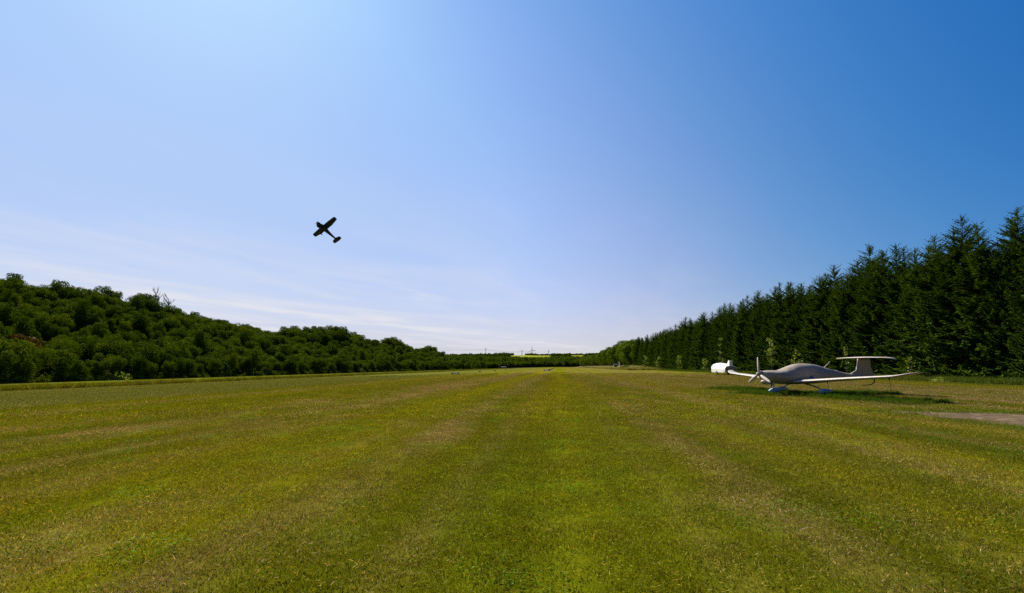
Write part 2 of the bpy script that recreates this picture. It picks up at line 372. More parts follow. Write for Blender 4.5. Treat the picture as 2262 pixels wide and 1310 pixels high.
# stone paved apron on the right: one sheet just above the lowered turf
ms, t, b = newmat('stone_paving')
tcn = t.nodes.new('ShaderNodeNewGeometry')
mp = t.nodes.new('ShaderNodeMapping'); mp.inputs['Rotation'].default_value = (0, 0, .2); t.links.new(tcn.outputs['Position'], mp.inputs['Vector'])
br = t.nodes.new('ShaderNodeTexBrick'); br.inputs['Scale'].default_value = 1; br.inputs['Brick Width'].default_value = .24; br.inputs['Row Height'].default_value = .12
br.inputs['Mortar Size'].default_value = .012; br.inputs['Color1'].default_value = (.120, .078, .046, 1); br.inputs['Color2'].default_value = (.180, .122, .076, 1); br.inputs['Mortar'].default_value = (.06, .065, .02, 1)
t.links.new(mp.outputs[0], br.inputs['Vector'])
na = noise(t, tcn.outputs['Position'], .9, 6, .7); nb = noise(t, tcn.outputs['Position'], 9, 5, .7)
moss = mth(t, 'MULTIPLY', mth(t, 'SUBTRACT', na, .52, clamp=True), 7, clamp=True)
cst = mixc(t, mth(t, 'MULTIPLY', moss, .65), br.outputs[0], (.10, .105, .02))
cst = mixc(t, mth(t, 'MULTIPLY', mth(t, 'SUBTRACT', nb, .35, clamp=True), 2.6, clamp=True), cst, (.050, .036, .026))
nc = noise(t, tcn.outputs['Position'], 2.6, 4, .7); cst = mixc(t, mth(t, 'MULTIPLY', mth(t, 'SUBTRACT', nc, .5, clamp=True), 4, clamp=True), cst, (.26, .19, .13))
b.inputs['Specular IOR Level'].default_value = .05; t.links.new(cst, b.inputs['Base Color']); b.inputs['Roughness'].default_value = .9
bp = t.nodes.new('ShaderNodeBump'); bp.inputs['Strength'].default_value = .6; bp.inputs['Distance'].default_value = .02; t.links.new(nb, bp.inputs['Height']); t.links.new(bp.outputs[0], b.inputs['Normal'])
mb = MB(); nx, ny = 60, 40; vv = []
for i in range(nx + 1):
    for j in range(ny + 1):
        x = 13.2 + i * .33 + (0.10 * math.sin(j * 1.7) if i == 0 else 0); yf = 15.9 - .21 * (x - 13.3) + (.06 * math.sin(i * 2.3) if j == ny else 0)
        y = yf - (ny - j) * .4; uu, vv_ = w2uv(x, y); vv.append((x, y, float(terrain(uu, vv_)) + .004))
mb.add(vv, [(i * (ny + 1) + j, (i + 1) * (ny + 1) + j, (i + 1) * (ny + 1) + j + 1, i * (ny + 1) + j + 1) for i in range(nx) for j in range(ny)])
tag(mb.build('apron', ms), kind='structure')
def zat(x, y): u, v = w2uv(x, y); return float(terrain(u, v))

# ------------------------------------------------------------------ instancing for uncountable stuff
def gn_scatter(name, protos, pts, rot, scl, gcolr=None, pick=None, kind='stuff', label=None, cat=None):
    pc = bpy.data.collections.new(name + '_sources')
    for p in protos: pc.objects.link(p)
    n = len(pts); me = bpy.data.meshes.new(name); me.vertices.add(n); me.vertices.foreach_set('co', np.asarray(pts, np.float32).reshape(-1))
    def att(nm, ty, d, f='value'):
        a = me.attributes.new(nm, ty, 'POINT'); a.data.foreach_set(f, np.asarray(d).reshape(-1))
    att('rot', 'FLOAT_VECTOR', np.asarray(rot, np.float32), 'vector'); att('scl', 'FLOAT_VECTOR', np.asarray(scl, np.float32), 'vector')
    att('pick', 'INT', (RNG.integers(0, len(protos), n) if pick is None else pick).astype(np.int32))
    if gcolr is not None:
        c4 = np.ones((n, 4), np.float32); c4[:, :3] = gcolr; att('gcol', 'FLOAT_COLOR', c4, 'color')
    o = bpy.data.objects.new(name, me); col.objects.link(o)
    ng = bpy.data.node_groups.new(name, 'GeometryNodeTree')
    ng.interface.new_socket('Geometry', in_out='INPUT', socket_type='NodeSocketGeometry'); ng.interface.new_socket('Geometry', in_out='OUTPUT', socket_type='NodeSocketGeometry')
    gi = ng.nodes.new('NodeGroupInput'); go = ng.nodes.new('NodeGroupOutput')
    ci = ng.nodes.new('GeometryNodeCollectionInfo'); ci.inputs['Collection'].default_value = pc; ci.inputs['Separate Children'].default_value = True; ci.inputs['Reset Children'].default_value = True
    ip = ng.nodes.new('GeometryNodeInstanceOnPoints'); ip.inputs['Pick Instance'].default_value = True
    def na(nm, dt):
        a = ng.nodes.new('GeometryNodeInputNamedAttribute'); a.data_type = dt; a.inputs['Name'].default_value = nm; return a.outputs['Attribute']
    ng.links.new(gi.outputs[0], ip.inputs['Points']); ng.links.new(ci.outputs[0], ip.inputs['Instance'])
    ng.links.new(na('pick', 'INT'), ip.inputs['Instance Index'])
    er = ng.nodes.new('FunctionNodeEulerToRotation'); ng.links.new(na('rot', 'FLOAT_VECTOR'), er.inputs[0]); ng.links.new(er.outputs[0], ip.inputs['Rotation'])
    ng.links.new(na('scl', 'FLOAT_VECTOR'), ip.inputs['Scale']); ng.links.new(ip.outputs[0], go.inputs[0])
    md = o.modifiers.new('scatter', 'NODES'); md.node_group = ng
    tag(o, label, cat, kind=kind); return o

def grass_proto(name, n, rad, hmin, hmax, wd, straw=.16, lean=.55, rng=RNG):
    r = rad * np.sqrt(rng.random(n)); th = rng.random(n) * 2 * np.pi
    c = np.stack([r * np.cos(th), r * np.sin(th), np.full(n, -.004)], 1)
    a = rng.normal(size=(n, 3)) * lean; a[:, 2] = 1
    ln = rng.uniform(hmin, hmax, n)
    col_ = np.ones((n, 3)) * rng.uniform(.55, 1.35, n)[:, None]
    col_ *= np.stack([rng.uniform(.75, 1.25, n), rng.uniform(.9, 1.12, n), rng.uniform(.5, 2, n)], 1)
    s = rng.random(n) < straw
    col_[s] = np.array((2.1, 1.6, 6.5)) * rng.uniform(.6, 1.9, (s.sum(), 1)); a[s, 2] *= .25
    c[s, 2] += rng.uniform(.004, .02, s.sum())
    b = rng.normal(size=(n, 3)); b[:, 2] *= .2
    me = quads_mesh(name, kites(c, a, b, ln, np.full(n, wd) * rng.uniform(.6, 1.4, n), .35), [M_grass], attr=col_)
    return bpy.data.objects.new(name, me)
def clover_proto(name, n, rad, rng=RNG):
    r = rad * np.sqrt(rng.random(n)); th = rng.random(n) * 2 * np.pi
    c = np.stack([r * np.cos(th), r * np.sin(th), rng.uniform(.01, .035, n)], 1)
    a = rng.normal(size=(n, 3)); a[:, 2] *= .25; b = rng.normal(size=(n, 3)); b[:, 2] *= .25
    col_ = np.array((.75, 1.35, 1.6)) * rng.uniform(.7, 1.5, (n, 1))
    me = quads_mesh(name, kites(c, a, b, rng.uniform(.012, .024, n), rng.uniform(.01, .018, n), .5), [M_grass], attr=col_)
    return bpy.data.objects.new(name, me)
def fan(y0, y1, sp, half=1.22):
    n = int((y1 - y0) / sp); pts = []
    for i in range(n):
        y = y0 + i * sp; k = int(2 * half * (y + 2) / sp); x = (np.arange(k) - k / 2) * sp
        pts.append(np.stack([x, np.full(k, y)], 1))
    p = np.concatenate(pts); return p + RNG.uniform(-.5, .5, p.shape) * sp
near = [grass_proto('grass_clump', 620, .36, .018, .052, .0042) for _ in range(6)] + [clover_proto('grass_clump_clover', 170, .26)]
mid = [grass_proto('turf_clump', 420, .62, .025, .065, .010, straw=.09) for _ in range(5)]
tall = [grass_proto('tall_tuft', 70, .28, .22, .55, .014, straw=.12, lean=.28) for _ in range(4)]
def scatter_grass(name, protos, p, smin, smax, label, zs=1.0, weights=None):
    keep = apron_sd(p[:, 0], p[:, 1]) > (fbm(p[:, 0] * .9, p[:, 1] * 1.6, 51, 3) - .56) * 2.4; keep &= p[:, 1] > 1.6; p = p[keep]
    u, v = w2uv(p[:, 0], p[:, 1]); z = terrain(u, v)
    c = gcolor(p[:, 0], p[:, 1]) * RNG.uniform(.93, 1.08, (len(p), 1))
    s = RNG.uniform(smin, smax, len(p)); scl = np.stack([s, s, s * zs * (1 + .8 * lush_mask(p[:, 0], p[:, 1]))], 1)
    rot = np.stack([np.zeros(len(p)), np.zeros(len(p)), RNG.random(len(p)) * 6.28], 1)
    pick = RNG.choice(len(protos), len(p), p=weights)
    return gn_scatter(name, protos, np.stack([p[:, 0], p[:, 1], z], 1), rot, scl, c, pick, label=label, cat='grass')
scatter_grass('grass', near, fan(1.7, 14, .34), .85, 1.3, 'short mown grass with dry clippings in the foreground', weights=[.155] * 6 + [.07])
pm = fan(13.5, 125, .70); pm = pm[RNG.random(len(pm)) > sstep(28, 125, pm[:, 1])]
scatter_grass('grass', mid, pm, .85, 1.45, 'short mown grass covering the middle of the airfield')
# longer grass: under the parked aircraft, along the spruces, on the far right bank, rim of the hay field
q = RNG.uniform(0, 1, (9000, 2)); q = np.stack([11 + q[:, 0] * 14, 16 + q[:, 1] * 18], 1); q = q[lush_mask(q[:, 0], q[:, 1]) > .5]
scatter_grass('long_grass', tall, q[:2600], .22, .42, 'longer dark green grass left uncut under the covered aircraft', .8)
def strip(u0, u1, v0, v1, n):
    u = RNG.uniform(u0, u1, n); v = v0 + (v1 - v0) * RNG.random(n) ** 1.7; return np.stack(uv2w(u, v), 1)
scatter_grass('verge_grass', tall, strip(38.2, 44.5, 18, 280, 7500), .6, 1.5, 'tall green grass and weeds along the foot of the spruces')
scatter_grass('bank_grass', tall, strip(28, 44, 190, 700, 3500), 1.2, 2.6, 'pale tall grass on the bank far down the right side')
scatter_grass('rim_grass', tall, strip(-59.5, -56.5, 20, 600, 3500), 1.0, 1.8, 'uncut grass rim between the hay field and the meadow on the left')

# ------------------------------------------------------------------ trees
def tube_quads(pts, rads, k=6):
    pts = np.asarray(pts, float); out = []
    rings = []
    for i, p in enumerate(pts):
        t = pts[min(i + 1, len(pts) - 1)] - pts[max(i - 1, 0)]; t = t / (np.linalg.norm(t) + 1e-9)
        a = np.array((1., 0, 0)) if abs(t[2]) > .7 else np.array((0, 0, 1.)); b = np.cross(t, a); b /= np.linalg.norm(b); c = np.cross(t, b)
        an = np.arange(k) / k * 2 * np.pi; rings.append(p + rads[i] * (np.cos(an)[:, None] * b + np.sin(an)[:, None] * c))
    for i in range(len(rings) - 1):
        A, B = rings[i], rings[i + 1]; out.append(np.stack([A, np.roll(A, -1, 0), np.roll(B, -1, 0), B], 1))
    return np.concatenate(out)
def spruce_geo(h, rb, seed, low=.02):
    rng = np.random.default_rng(seed); Q = []
    z = h * low; lean = rng.uniform(-.012, .012, 2)
    while z < h * .985:
        f = z / h; rad = rb * (1 - f) ** .66 * (1 if f > .06 else .85) + .16
        for k in range(rng.integers(6, 9) if f < .85 else 5):
            th = rng.random() * 6.283; ln = rad * rng.uniform(.62, 1.22) * (1.25 if rng.random() < .07 else 1)
            zz = z + rng.uniform(-.2, .2)
            up = .55 * f ** 1.5 - .16 * (1 - f) + rng.uniform(-.08, .08)
            dr = np.array((math.cos(th), math.sin(th))); sd = np.array((-dr[1], dr[0], 0.))
            n = max(4, int(ln * 7)); tt = np.linspace(.12, 1, n)
            sag = -.22 * np.sin(tt * np.pi * .75) * ln * (1 - f) + .20 * tt ** 3 * ln
            c = np.stack([lean[0] * zz + dr[0] * tt * ln, lean[1] * zz + dr[1] * tt * ln, zz + up * tt * ln + sag], 1)
            out = np.array((dr[0], dr[1], up))
            tw = (.20 + .42 * np.sin(np.clip(tt * 1.1, 0, 1) * np.pi) ** .8 * min(1, ln / 1.6)) * rng.uniform(.8, 1.2, n)
            tw = tw * (1 - .5 * max(0, f - .7) / .3); ww = .20 - .10 * f ** 3
            for s in (-1, 1):
                a = out * .75 + sd * s * .9 + np.stack([np.zeros(n), np.zeros(n), rng.uniform(-.5, .05, n)], 1)
                Q.append(kites(c, a, np.cross(a, (0, 0, 1)) + rng.normal(size=(n, 3)) * .25, tw, ww * rng.uniform(.8, 1.3, n), .4))
            a = np.tile(out, (n, 1)); a[:, 2] += .1; Q.append(kites(c, a, sd + rng.normal(size=(n, 3)) * .4, tw * .8, .14, .4))
            a = np.stack([rng.normal(size=n) * .3 + dr[0] * .3, rng.normal(size=n) * .3 + dr[1] * .3, -np.ones(n)], 1)
            Q.append(kites(c, a, sd + rng.normal(size=(n, 3)) * .3, tw * 1.0 * (1 - .7 * f), ww + 0 * tt, .35))
        z += rng.uniform(.26, .44) * (1 - .35 * f)
    # leader
    n = 20; zz = np.linspace(h * .94, h * 1.0, n); c = np.stack([lean[0] * zz, lean[1] * zz, zz], 1); a = rng.normal(size=(n, 3)) * .5; a[:, 2] = .7
    Q.append(kites(c, a, rng.normal(size=(n, 3)), np.linspace(.4, .1, n), np.full(n, .06)))
    tr = tube_quads([(0, 0, -.3), (lean[0] * h * .5, lean[1] * h * .5, h * .5), (lean[0] * h, lean[1] * h, h * 1.015)], [.22, .12, .012], 7)
    return np.concatenate(Q), tr
def broad_geo(h, r, seed, leaves=5200, lsz=.42, trunk_h=.02, blobs=26):
    rng = np.random.default_rng(seed); cz = h * (.5 + trunk_h / 2); hz = h * (1 - trunk_h) / 2
    B = []; rr = []
    for i in range(blobs):
        d = rnd_unit(1, rng)[0]; d[2] = d[2] * .9 + .12; k = rng.uniform(.45, .86)
        wz = 1.0 - .25 * max(0, d[2]); B.append((d[0] * r * k * wz, d[1] * r * k * wz, cz + d[2] * hz * k)); rr.append(rng.uniform(.26, .46) * r)
    B.append((0, 0, cz)); rr.append(.5 * r); B = np.array(B); rr = np.array(rr)
    wgt = rr ** 2; wgt /= wgt.sum(); bi = rng.choice(len(B), leaves, p=wgt)
    d = rnd_unit(leaves, rng); c = B[bi] + d * rr[bi][:, None] * rng.uniform(.72, 1.08, (leaves, 1)) * np.array((1, 1, .85))
    a = rnd_unit(leaves, rng) * .9; a[:, 2] -= .25; a -= d * np.sum(a * d, 1, keepdims=True) * .8
    bb = np.cross(d + rnd_unit(leaves, rng) * .5, a)
    s = lsz * rng.uniform(.6, 1.35, leaves)
    Q = kites(c - a * (s * .4)[:, None], a, bb, s, s * .75, .5)
    T = [tube_quads([(0, 0, -.4), (0.1, 0, h * .3), (0, .1, h * .62)], [.045 * r + .12, .035 * r + .08, .05], 7)]
    for i in rng.choice(len(B) - 1, 9, replace=False):
        T.append(tube_quads([(0, 0, h * rng.uniform(.2, .42)), (B[i] * .55 + np.array((0, 0, cz * .3))), B[i]], [.11, .07, .03], 5))
    return Q, np.concatenate(T)

spr = []
for i in range(7):
    h = 16.2; Q, T = spruce_geo(h, [3.7, 3.2, 4.0, 3.4, 3.0, 3.8, 3.5][i], 100 + i)
    spr.append((quads_mesh('crown', Q, [M_spruce]), quads_mesh('trunk', T, [M_bark]), h))
def put_tree(name, var, x, y, s, sz, rz, label, cat, group, z=None):
    e = empty(name, (x, y, zat(x, y) if z is None else z), rz); e.scale = (s, s, sz)
    for nm, meh in (('trunk', var[1]), ('crown', var[0])):
        o = bpy.data.objects.new(nm, meh); col.objects.link(o); o.parent = e
    tag(e, label, cat, group); return e
ORD = ['first', 'second', 'third', 'fourth', 'fifth', 'sixth', 'seventh', 'eighth', 'ninth', 'tenth', 'eleventh', 'twelfth', 'thirteenth', 'fourteenth']
def scrx(x, y): return 1131 + 1000 * x / (y * .997 + .001)
# skyline of the row as seen in the photograph, used only to vary the trees' heights: (v along row, height)
_sv = [20, 38, 42, 46, 50, 54, 59, 66, 72, 80, 88, 100, 115, 125, 140, 160, 200, 270]
_sh = [16.5, 17.4, 17.4, 17.2, 16.0, 16.6, 17.2, 16.8, 17.8, 17.2, 17.6, 17.8, 16.6, 18.0, 17.0, 17.2, 16.2, 15.0]
cnt = 0; v = 22.0; rank = []
while v < 268:
    for row, (u0, ds) in enumerate(((44.8, 0), (47.6, 1.8), (51, .4))):
        if row >= 1 and v > 235: continue
        uu = u0 + random.uniform(-.7, .7); vv_ = v + ds + random.uniform(-.7, .7)
        x, y = uv2w(uu, vv_); hh = float(np.interp(vv_, _sv, _sh)) * random.choice((.90, .98, 1.04, 1.10)) * random.uniform(.96, 1.05) * (1.04 if row else 1)
        rank.append((row, vv_, x, y, hh))
    v += random.uniform(2.7, 3.7)
fr = sorted([r for r in rank if r[0] == 0 and scrx(r[2], r[3]) < 2290], key=lambda r: r[1])
ordn = {id(r): i for i, r in enumerate(fr)}
for r in rank:
    row, vv_, x, y, hh = r; sx = scrx(x, y)
    if sx > 2420: continue
    if id(r) in ordn and ordn[id(r)] < 14:
        k = ordn[id(r)]
        lab = f"front-row dark green spruce, {'nearest the right edge of the photo' if k == 0 else ORD[k] + ' from the right edge of the photo'}"; grp = 'spruces in the row right of the airfield'
    else:
        zone = ('beyond the right edge of the view' if sx > 2290 else 'right of the covered aircraft' if sx > 1990 else 'behind the tail of the covered aircraft' if sx > 1860 else
                'behind the canopy of the covered aircraft' if sx > 1700 else 'behind the white glider trailer' if sx > 1560 else 'left of the white trailer')
        lab = ('dark green spruce in the front row, ' if row == 0 else 'dark green spruce in the rows behind, ') + zone; grp = lab + ' (group)'
    s = hh / 16.6 * random.uniform(.92, 1.12)
    put_tree('spruce_tree', spr[random.randrange(7)], x, y, s, hh / 16.6, random.uniform(0, 6.28), lab, 'spruce', grp)

# broadleaf kinds
brd = []
for i, (h, r) in enumerate(((11, 4.2), (12, 4.8), (10, 4.4), (13, 4.4), (11.5, 5.0), (9.5, 3.6))):
    Q, T = broad_geo(h, r, 200 + i); brd.append((quads_mesh('crown', Q, [M_leaf]), quads_mesh('trunk', T, [M_bark]), h, Q, T))
red = (quads_mesh('crown', brd[1][3], [M_leaf_red]), brd[1][1], 12)
def proto_tree(name, b):
    n1, n2 = len(b[3]), len(b[4]); return bpy.data.objects.new(name, quads_mesh(name, np.concatenate([b[3], b[4]]), [M_leaf, M_bark], mi=np.concatenate([np.zeros(n1), np.ones(n2)])))
protos = [proto_tree('wood_tree', b) for b in brd]
# hillside wood on the left
T_ = []
uu = -152.5
while uu > -330:
    vv_ = 40.
    while vv_ < 1080:
        s = 6.0 + .0035 * vv_
        u1 = uu + random.uniform(-2.2, 2.2); v1 = vv_ + random.uniform(-2.6, 2.6)
        if vv_ < 700 or uu > -290: T_.append((u1, v1))
        vv_ += s
    uu -= 6.0
T_ = np.array(T_); TX, TY = uv2w(T_[:, 0], T_[:, 1]); TZ = terrain(T_[:, 0], T_[:, 1])
infr = (TX / TY > -1.22); T_, TX, TY, TZ = T_[infr], TX[infr], TY[infr], TZ[infr]
size = RNG.choice([.55, .72, .88, 1.02, 1.25], len(T_), p=[.14, .28, .3, .2, .08]) * RNG.uniform(.9, 1.1, len(T_)) * np.where(T_[:, 0] > -158, .9, 1.0)
sx_ = 1131 + 1000 * TX / TY
# height of the wood's outline above eye level (per metre of distance), surveyed along the ridge
_kx = [0, 60, 130, 180, 245, 300, 330, 345, 372, 380, 400, 450, 500, 550, 575, 600, 618, 624, 645, 700, 740, 755, 770, 785, 800, 845, 880, 895, 920, 950, 980, 1010, 1100]
_ky = [610, 620, 628, 632, 645, 650, 660, 668, 672, 685, 690, 700, 710, 722, 728, 738, 741, 718, 712, 707, 715, 723, 742, 736, 750, 755, 747, 763, 772, 767, 782, 788, 792]
hmax = 1.55 + (809.5 - np.interp(sx_, _kx, _ky)) / 1000 * TY - TZ
crest = (T_[:, 0] < -243) & (T_[:, 0] > -268)
size = np.where(crest, np.clip(hmax / 11.5 * RNG.choice([.74, .90, 1.0, 1.06], len(T_)), .35, 1.9), np.minimum(size, hmax / 11.8))
ok = size > .33; T_, TX, TY, TZ, size, sx_, crest = T_[ok], TX[ok], TY[ok], TZ[ok], size[ok], sx_[ok], crest[ok]
order = np.argsort(np.hypot(TX, TY) / size)
NIND = 235; ind = set(order[:NIND].tolist())
rest = np.array([i for i in range(len(T_)) if i not in ind])
redi = min(ind, key=lambda i: abs(sx_[i] - 75) + 3 * abs(T_[i, 0] + 180))
for i in ind:
    if i == redi:
        put_tree('broadleaf_tree', red, TX[i], TY[i], 1.15, .95, 1.0, 'reddish brown tree crown among green ones on the left hillside', 'tree', 'trees on the left hillside', TZ[i]); continue
    u1 = T_[i, 0]; sx = sx_[i]
    tier = 'foot of the left hillside' if u1 > -158 else 'lower slope of the left hillside' if u1 > -185 else 'upper slope of the left hillside'
    zone = "at the photo's left edge" if sx < 120 else 'left of the bare treetops' if sx < 330 else 'below the bare treetops' if sx < 430 else 'right of the bare treetops' if sx < 620 else 'far down the airfield'
    szn = 'large' if size[i] > 1.0 else 'small'
    lab = f'{szn} green tree on the {tier}, {zone}'
    put_tree('broadleaf_tree', brd[int(RNG.integers(6))], TX[i], TY[i], size[i] * RNG.uniform(.76, .98), size[i], RNG.random() * 6.28, lab, 'tree', lab + ' (group)', TZ[i])
# right side beyond the spruces
rt = []
vv_ = 262
while vv_ < 900:
    for uo in (43, 50): rt.append((uo + random.uniform(-2, 2), vv_ + random.uniform(-3, 3)))
    vv_ += 7.5 + .008 * vv_
k = 0
R_x = []
for (u1, v1) in rt:
    x, y = uv2w(u1, v1); hgt = np.interp(v1, [262, 290, 330, 420, 600, 900], [14, 19.5, 18, 17, 16, 16]) * random.uniform(.85, 1.05)
    b = random.randrange(6); s = hgt / brd[b][2]
    if k < 58:
        lab = 'green broadleaf tree ' + ('where the spruce row ends on the right' if v1 < 300 else 'in the row behind the pale bank, right of the strip' if v1 < 450 else 'at the far end of the right-hand tree row')
        put_tree('broadleaf_tree', brd[b], x, y, s * .85, s, random.random() * 6, lab, 'tree', lab + ' (group)')
    else: R_x.append((x, y, s, b))
    k += 1
# dense far woods: rest of the hillside, belt across the end of the strip, patches on the far hills
P = []; S = []; K = []
for i in rest: P.append((TX[i], TY[i], TZ[i])); S.append(size[i] * random.uniform(.92, 1.1)); K.append(random.randrange(6))
for x, y, s, b in R_x: P.append((x, y, zat(x, y))); S.append(s); K.append(b)
for i in range(1500):
    u1 = random.uniform(-330, 120); v1 = random.uniform(955, 1240) if i > 500 else random.uniform(950, 985)
    x, y = uv2w(u1, v1); P.append((x, y, zat(x, y))); S.append(random.uniform(.8, 1.25)); K.append(random.randrange(6))
nf = 0
while nf < 7500:
    y = random.uniform(1250, 5600); r = random.uniform(-.30, .26); x = r * y
    if field_mask(np.array(x), np.array(y)) > .05: continue
    dens = fbm(np.array(x / 260.), np.array(y / 420.), 77, 3)
    if dens < .40 and y < 3500: continue
    if y > 3560 and 0.004 < r < .03: continue
    if y > 4300 and abs(r - .14) > .022: continue
    s = random.uniform(1.0, 1.6) * (1 + .35 * (dens > .55))
    P.append((x, y, zat(x, y) - 1)); S.append(s * (1.25 if y > 4300 else 1)); K.append(random.randrange(6)); nf += 1
S = np.array(S); S3 = np.stack([S * 1.05, S * 1.05, S], 1)
rot = np.zeros((len(P), 3)); rot[:, 2] = RNG.random(len(P)) * 6.28
gn_scatter('woodland', protos, np.array(P), rot, S3, pick=np.array(K), label='dense broadleaf woods covering the rest of the hillside and far hills', cat='woods')

def shrub_proto(name, seed):
    rng = np.random.default_rng(seed); n = 700; d = rnd_unit(n, rng); d[:, 2] = np.abs(d[:, 2]); c = d * np.array((1.5, 1.5, 1.3)) * rng.uniform(.5, 1.1, (n, 1)) * (1 + .3 * np.sin(d[:, :1] * 6 + seed))
    s_ = rng.uniform(.14, .34, n); return bpy.data.objects.new(name, quads_mesh(name, kites(c, rnd_unit(n, rng), rnd_unit(n, rng), s_, s_ * .7, .5), [M_leaf]))
n = 900; uu_ = RNG.uniform(-152.5, -148.6, n); vv2 = 30 + 920 * RNG.random(n) ** 1.3; xx, yy = uv2w(uu_, vv2); s_ = RNG.uniform(.5, 1.5, n)
gn_scatter('undergrowth', [shrub_proto('shrub', i) for i in range(3)], np.stack([xx, yy, terrain(uu_, vv2)], 1), np.stack([0 * s_, 0 * s_, RNG.random(n) * 6.28], 1), np.stack([s_, s_, s_ * RNG.uniform(.7, 1.5, n)], 1), label='low shrubs and undergrowth along the foot of the left wood', cat='undergrowth')

# two bare dead treetops on the crest of the left hill
def bare_tree(x, y, h, seed, label):
    rng = random.Random(seed); e = empty('bare_tree', (x, y, zat(x, y))); T = MB()
    T.tube([(0, 0, -.5), (.1, 0, h * .5), (0, 0, h * .8)], [.4, .28, .14], 6); T.build('trunk', M_deadwood, e)
    B = MB()
    for i in range(16):
        a = rng.uniform(0, 6.28); z0 = h * rng.uniform(.5, .8); l = h * rng.uniform(.12, .26)
        p1 = (math.cos(a) * l * .5, math.sin(a) * l * .5, z0 + l * .55); p2 = (math.cos(a) * l * .8, math.sin(a) * l * .8, z0 + l * 1.2)
        B.tube([(0, 0, z0), p1, p2], [.14, .10, .04], 5)
        for j in range(3):
            b = a + rng.uniform(-1.2, 1.2); q = l * .45; B.tube([p1, (p1[0] + math.cos(b) * q * .6, p1[1] + math.sin(b) * q * .6, p1[2] + q)], [.07, .03], 4)
    B.build('branches', M_deadwood, e); tag(e, label, 'tree'); return e
def on_ridge(px, u=-258):
    t_ = (px - 1131) / 1000; Y_ = u / (ca * t_ - sa); return t_ * Y_, Y_
x, y = on_ridge(336); bare_tree(x, y, 23, 4, 'bare forked treetop on the skyline, left one of two')
x, y = on_ridge(366); bare_tree(x, y, 20.5, 9, 'leafier bare treetop on the skyline, right one of two')

# young light-green trees in front of the spruces
def sapling(x, y, h, r, seed, label, dens=420):
    dens = int(dens * 1.6)
    rng = np.random.default_rng(seed); e = empty('young_tree', (x, y, zat(x, y)))
    T = [tube_quads([(0, 0, -.1), (.08, 0, h * .5), (0, .05, h * .97)], [.06, .04, .01], 6)]; cs = []
    for i in range(18):
        f = rng.uniform(.15, .95); a = rng.random() * 6.28; l = r * (1 - .6 * f) * rng.uniform(.6, 1.1)
        p = np.array((math.cos(a) * l, math.sin(a) * l, h * f + l * .55)); T.append(tube_quads([(0, 0, h * f), p * .6 + np.array((0, 0, h * f * .4)), p], [.025, .015, .006], 4))
        n = dens // 18; t0 = rng.uniform(.35, 1.1, n)[:, None]; cs.append(np.array((0, 0, h * f)) * (1 - t0) + p * t0 + rng.normal(size=(n, 3)) * .16)
    c = np.concatenate(cs); n = len(c); a = rnd_unit(n, rng); a[:, 2] -= .4; s = rng.uniform(.09, .19, n)
    o = bpy.data.objects.new('trunk', quads_mesh('trunk', np.concatenate(T), [M_bark])); col.objects.link(o); o.parent = e
    o = bpy.data.objects.new('foliage', quads_mesh('foliage', kites(c, a, rnd_unit(n, rng), s, s * .8, .5), [M_leaf_bright])); col.objects.link(o); o.parent = e
    tag(e, label, 'young tree', 'young light-green trees before the spruces'); return e
for (px, u1, h, r, sd, lab, dn) in ((1703, 41.3, 7.0, 1.5, 1, 'tall young tree with bright leaves just behind the propeller tip', 620), (1760, 41.5, 5.0, 1.2, 2, 'young light-green tree behind the canopy of the covered aircraft', 420),
        (1592, 40.5, 9.5, .8, 3, 'tall thin sapling with pale leaves above the white trailer', 300), (1557, 40.5, 3.6, 1.3, 4, 'yellow-green bush left of the white trailer', 420), (1500, 40.8, 5.2, 1.6, 5, 'pale young tree before the spruces, second left of the trailer', 420),
        (1453, 40.8, 5.8, 1.8, 6, 'pale young tree before the spruces, third left of the trailer', 420), (1425, 40.5, 6.0, 1.7, 7, 'light-green young tree nearest the end of the spruce row', 420), (1868, 41.0, 4.4, .5, 8, 'thin sapling with white-lit leaves below the tailplane', 60), (2008, 41.2, 2.6, .6, 9, 'small sapling between the tailplane and the spruces', 60)):
    t_ = (px - 1131) / 1000; Y_ = u1 / (ca * t_ - sa); sapling(t_ * Y_, Y_, h, r, sd, lab, dn)
# low bushes
def bush(name, x, y, h, r, mat, seed, label, cat, lsz=.12, n=900):
    rng = np.random.default_rng(seed); d = rnd_unit(n, rng); d[:, 2] = np.abs(d[:, 2])
    c = d * np.array((r, r, h)) * rng.uniform(.55, 1.05, (n, 1)) * (1 + .25 * np.sin(d[:, :1] * 5)); a = rnd_unit(n, rng); s = lsz * rng.uniform(.6, 1.4, n)
    o = bpy.data.objects.new(name, quads_mesh(name, kites(c, a, rnd_unit(n, rng), s, s * .7, .5), [mat])); col.objects.link(o); o.location = (x, y, zat(x, y)); tag(o, label, cat); return o
def onu(px, u1): t_ = (px - 1131) / 1000; Y_ = u1 / (ca * t_ - sa); return t_ * Y_, Y_
x, y = onu(1380, 36); bush('dark_bush', x, y, 2.0, 3.0, M_leaf, 31, 'low dark bush on the bank where the spruce row ends', 'bush', .35, 900)
x, y = onu(2066, 37.6); bush('flowering_weed', x, y, .42, .55, M_leaf_bright, 32, 'pale weed clump in the grass right of the near wing tip', 'weed', .09, 260)
x, y = onu(795, -149); bush('meadow_bush', x, y, 3.2, 5, M_leaf_bright, 33, 'bright round bush at the foot of the wood, middle distance', 'bush', .4, 900)
x, y = onu(265, -148.5); bush('meadow_bush', x, y, 2.6, 3.4, M_leaf_bright, 34, 'small bright bush at the foot of the left hillside', 'bush', .35, 700)
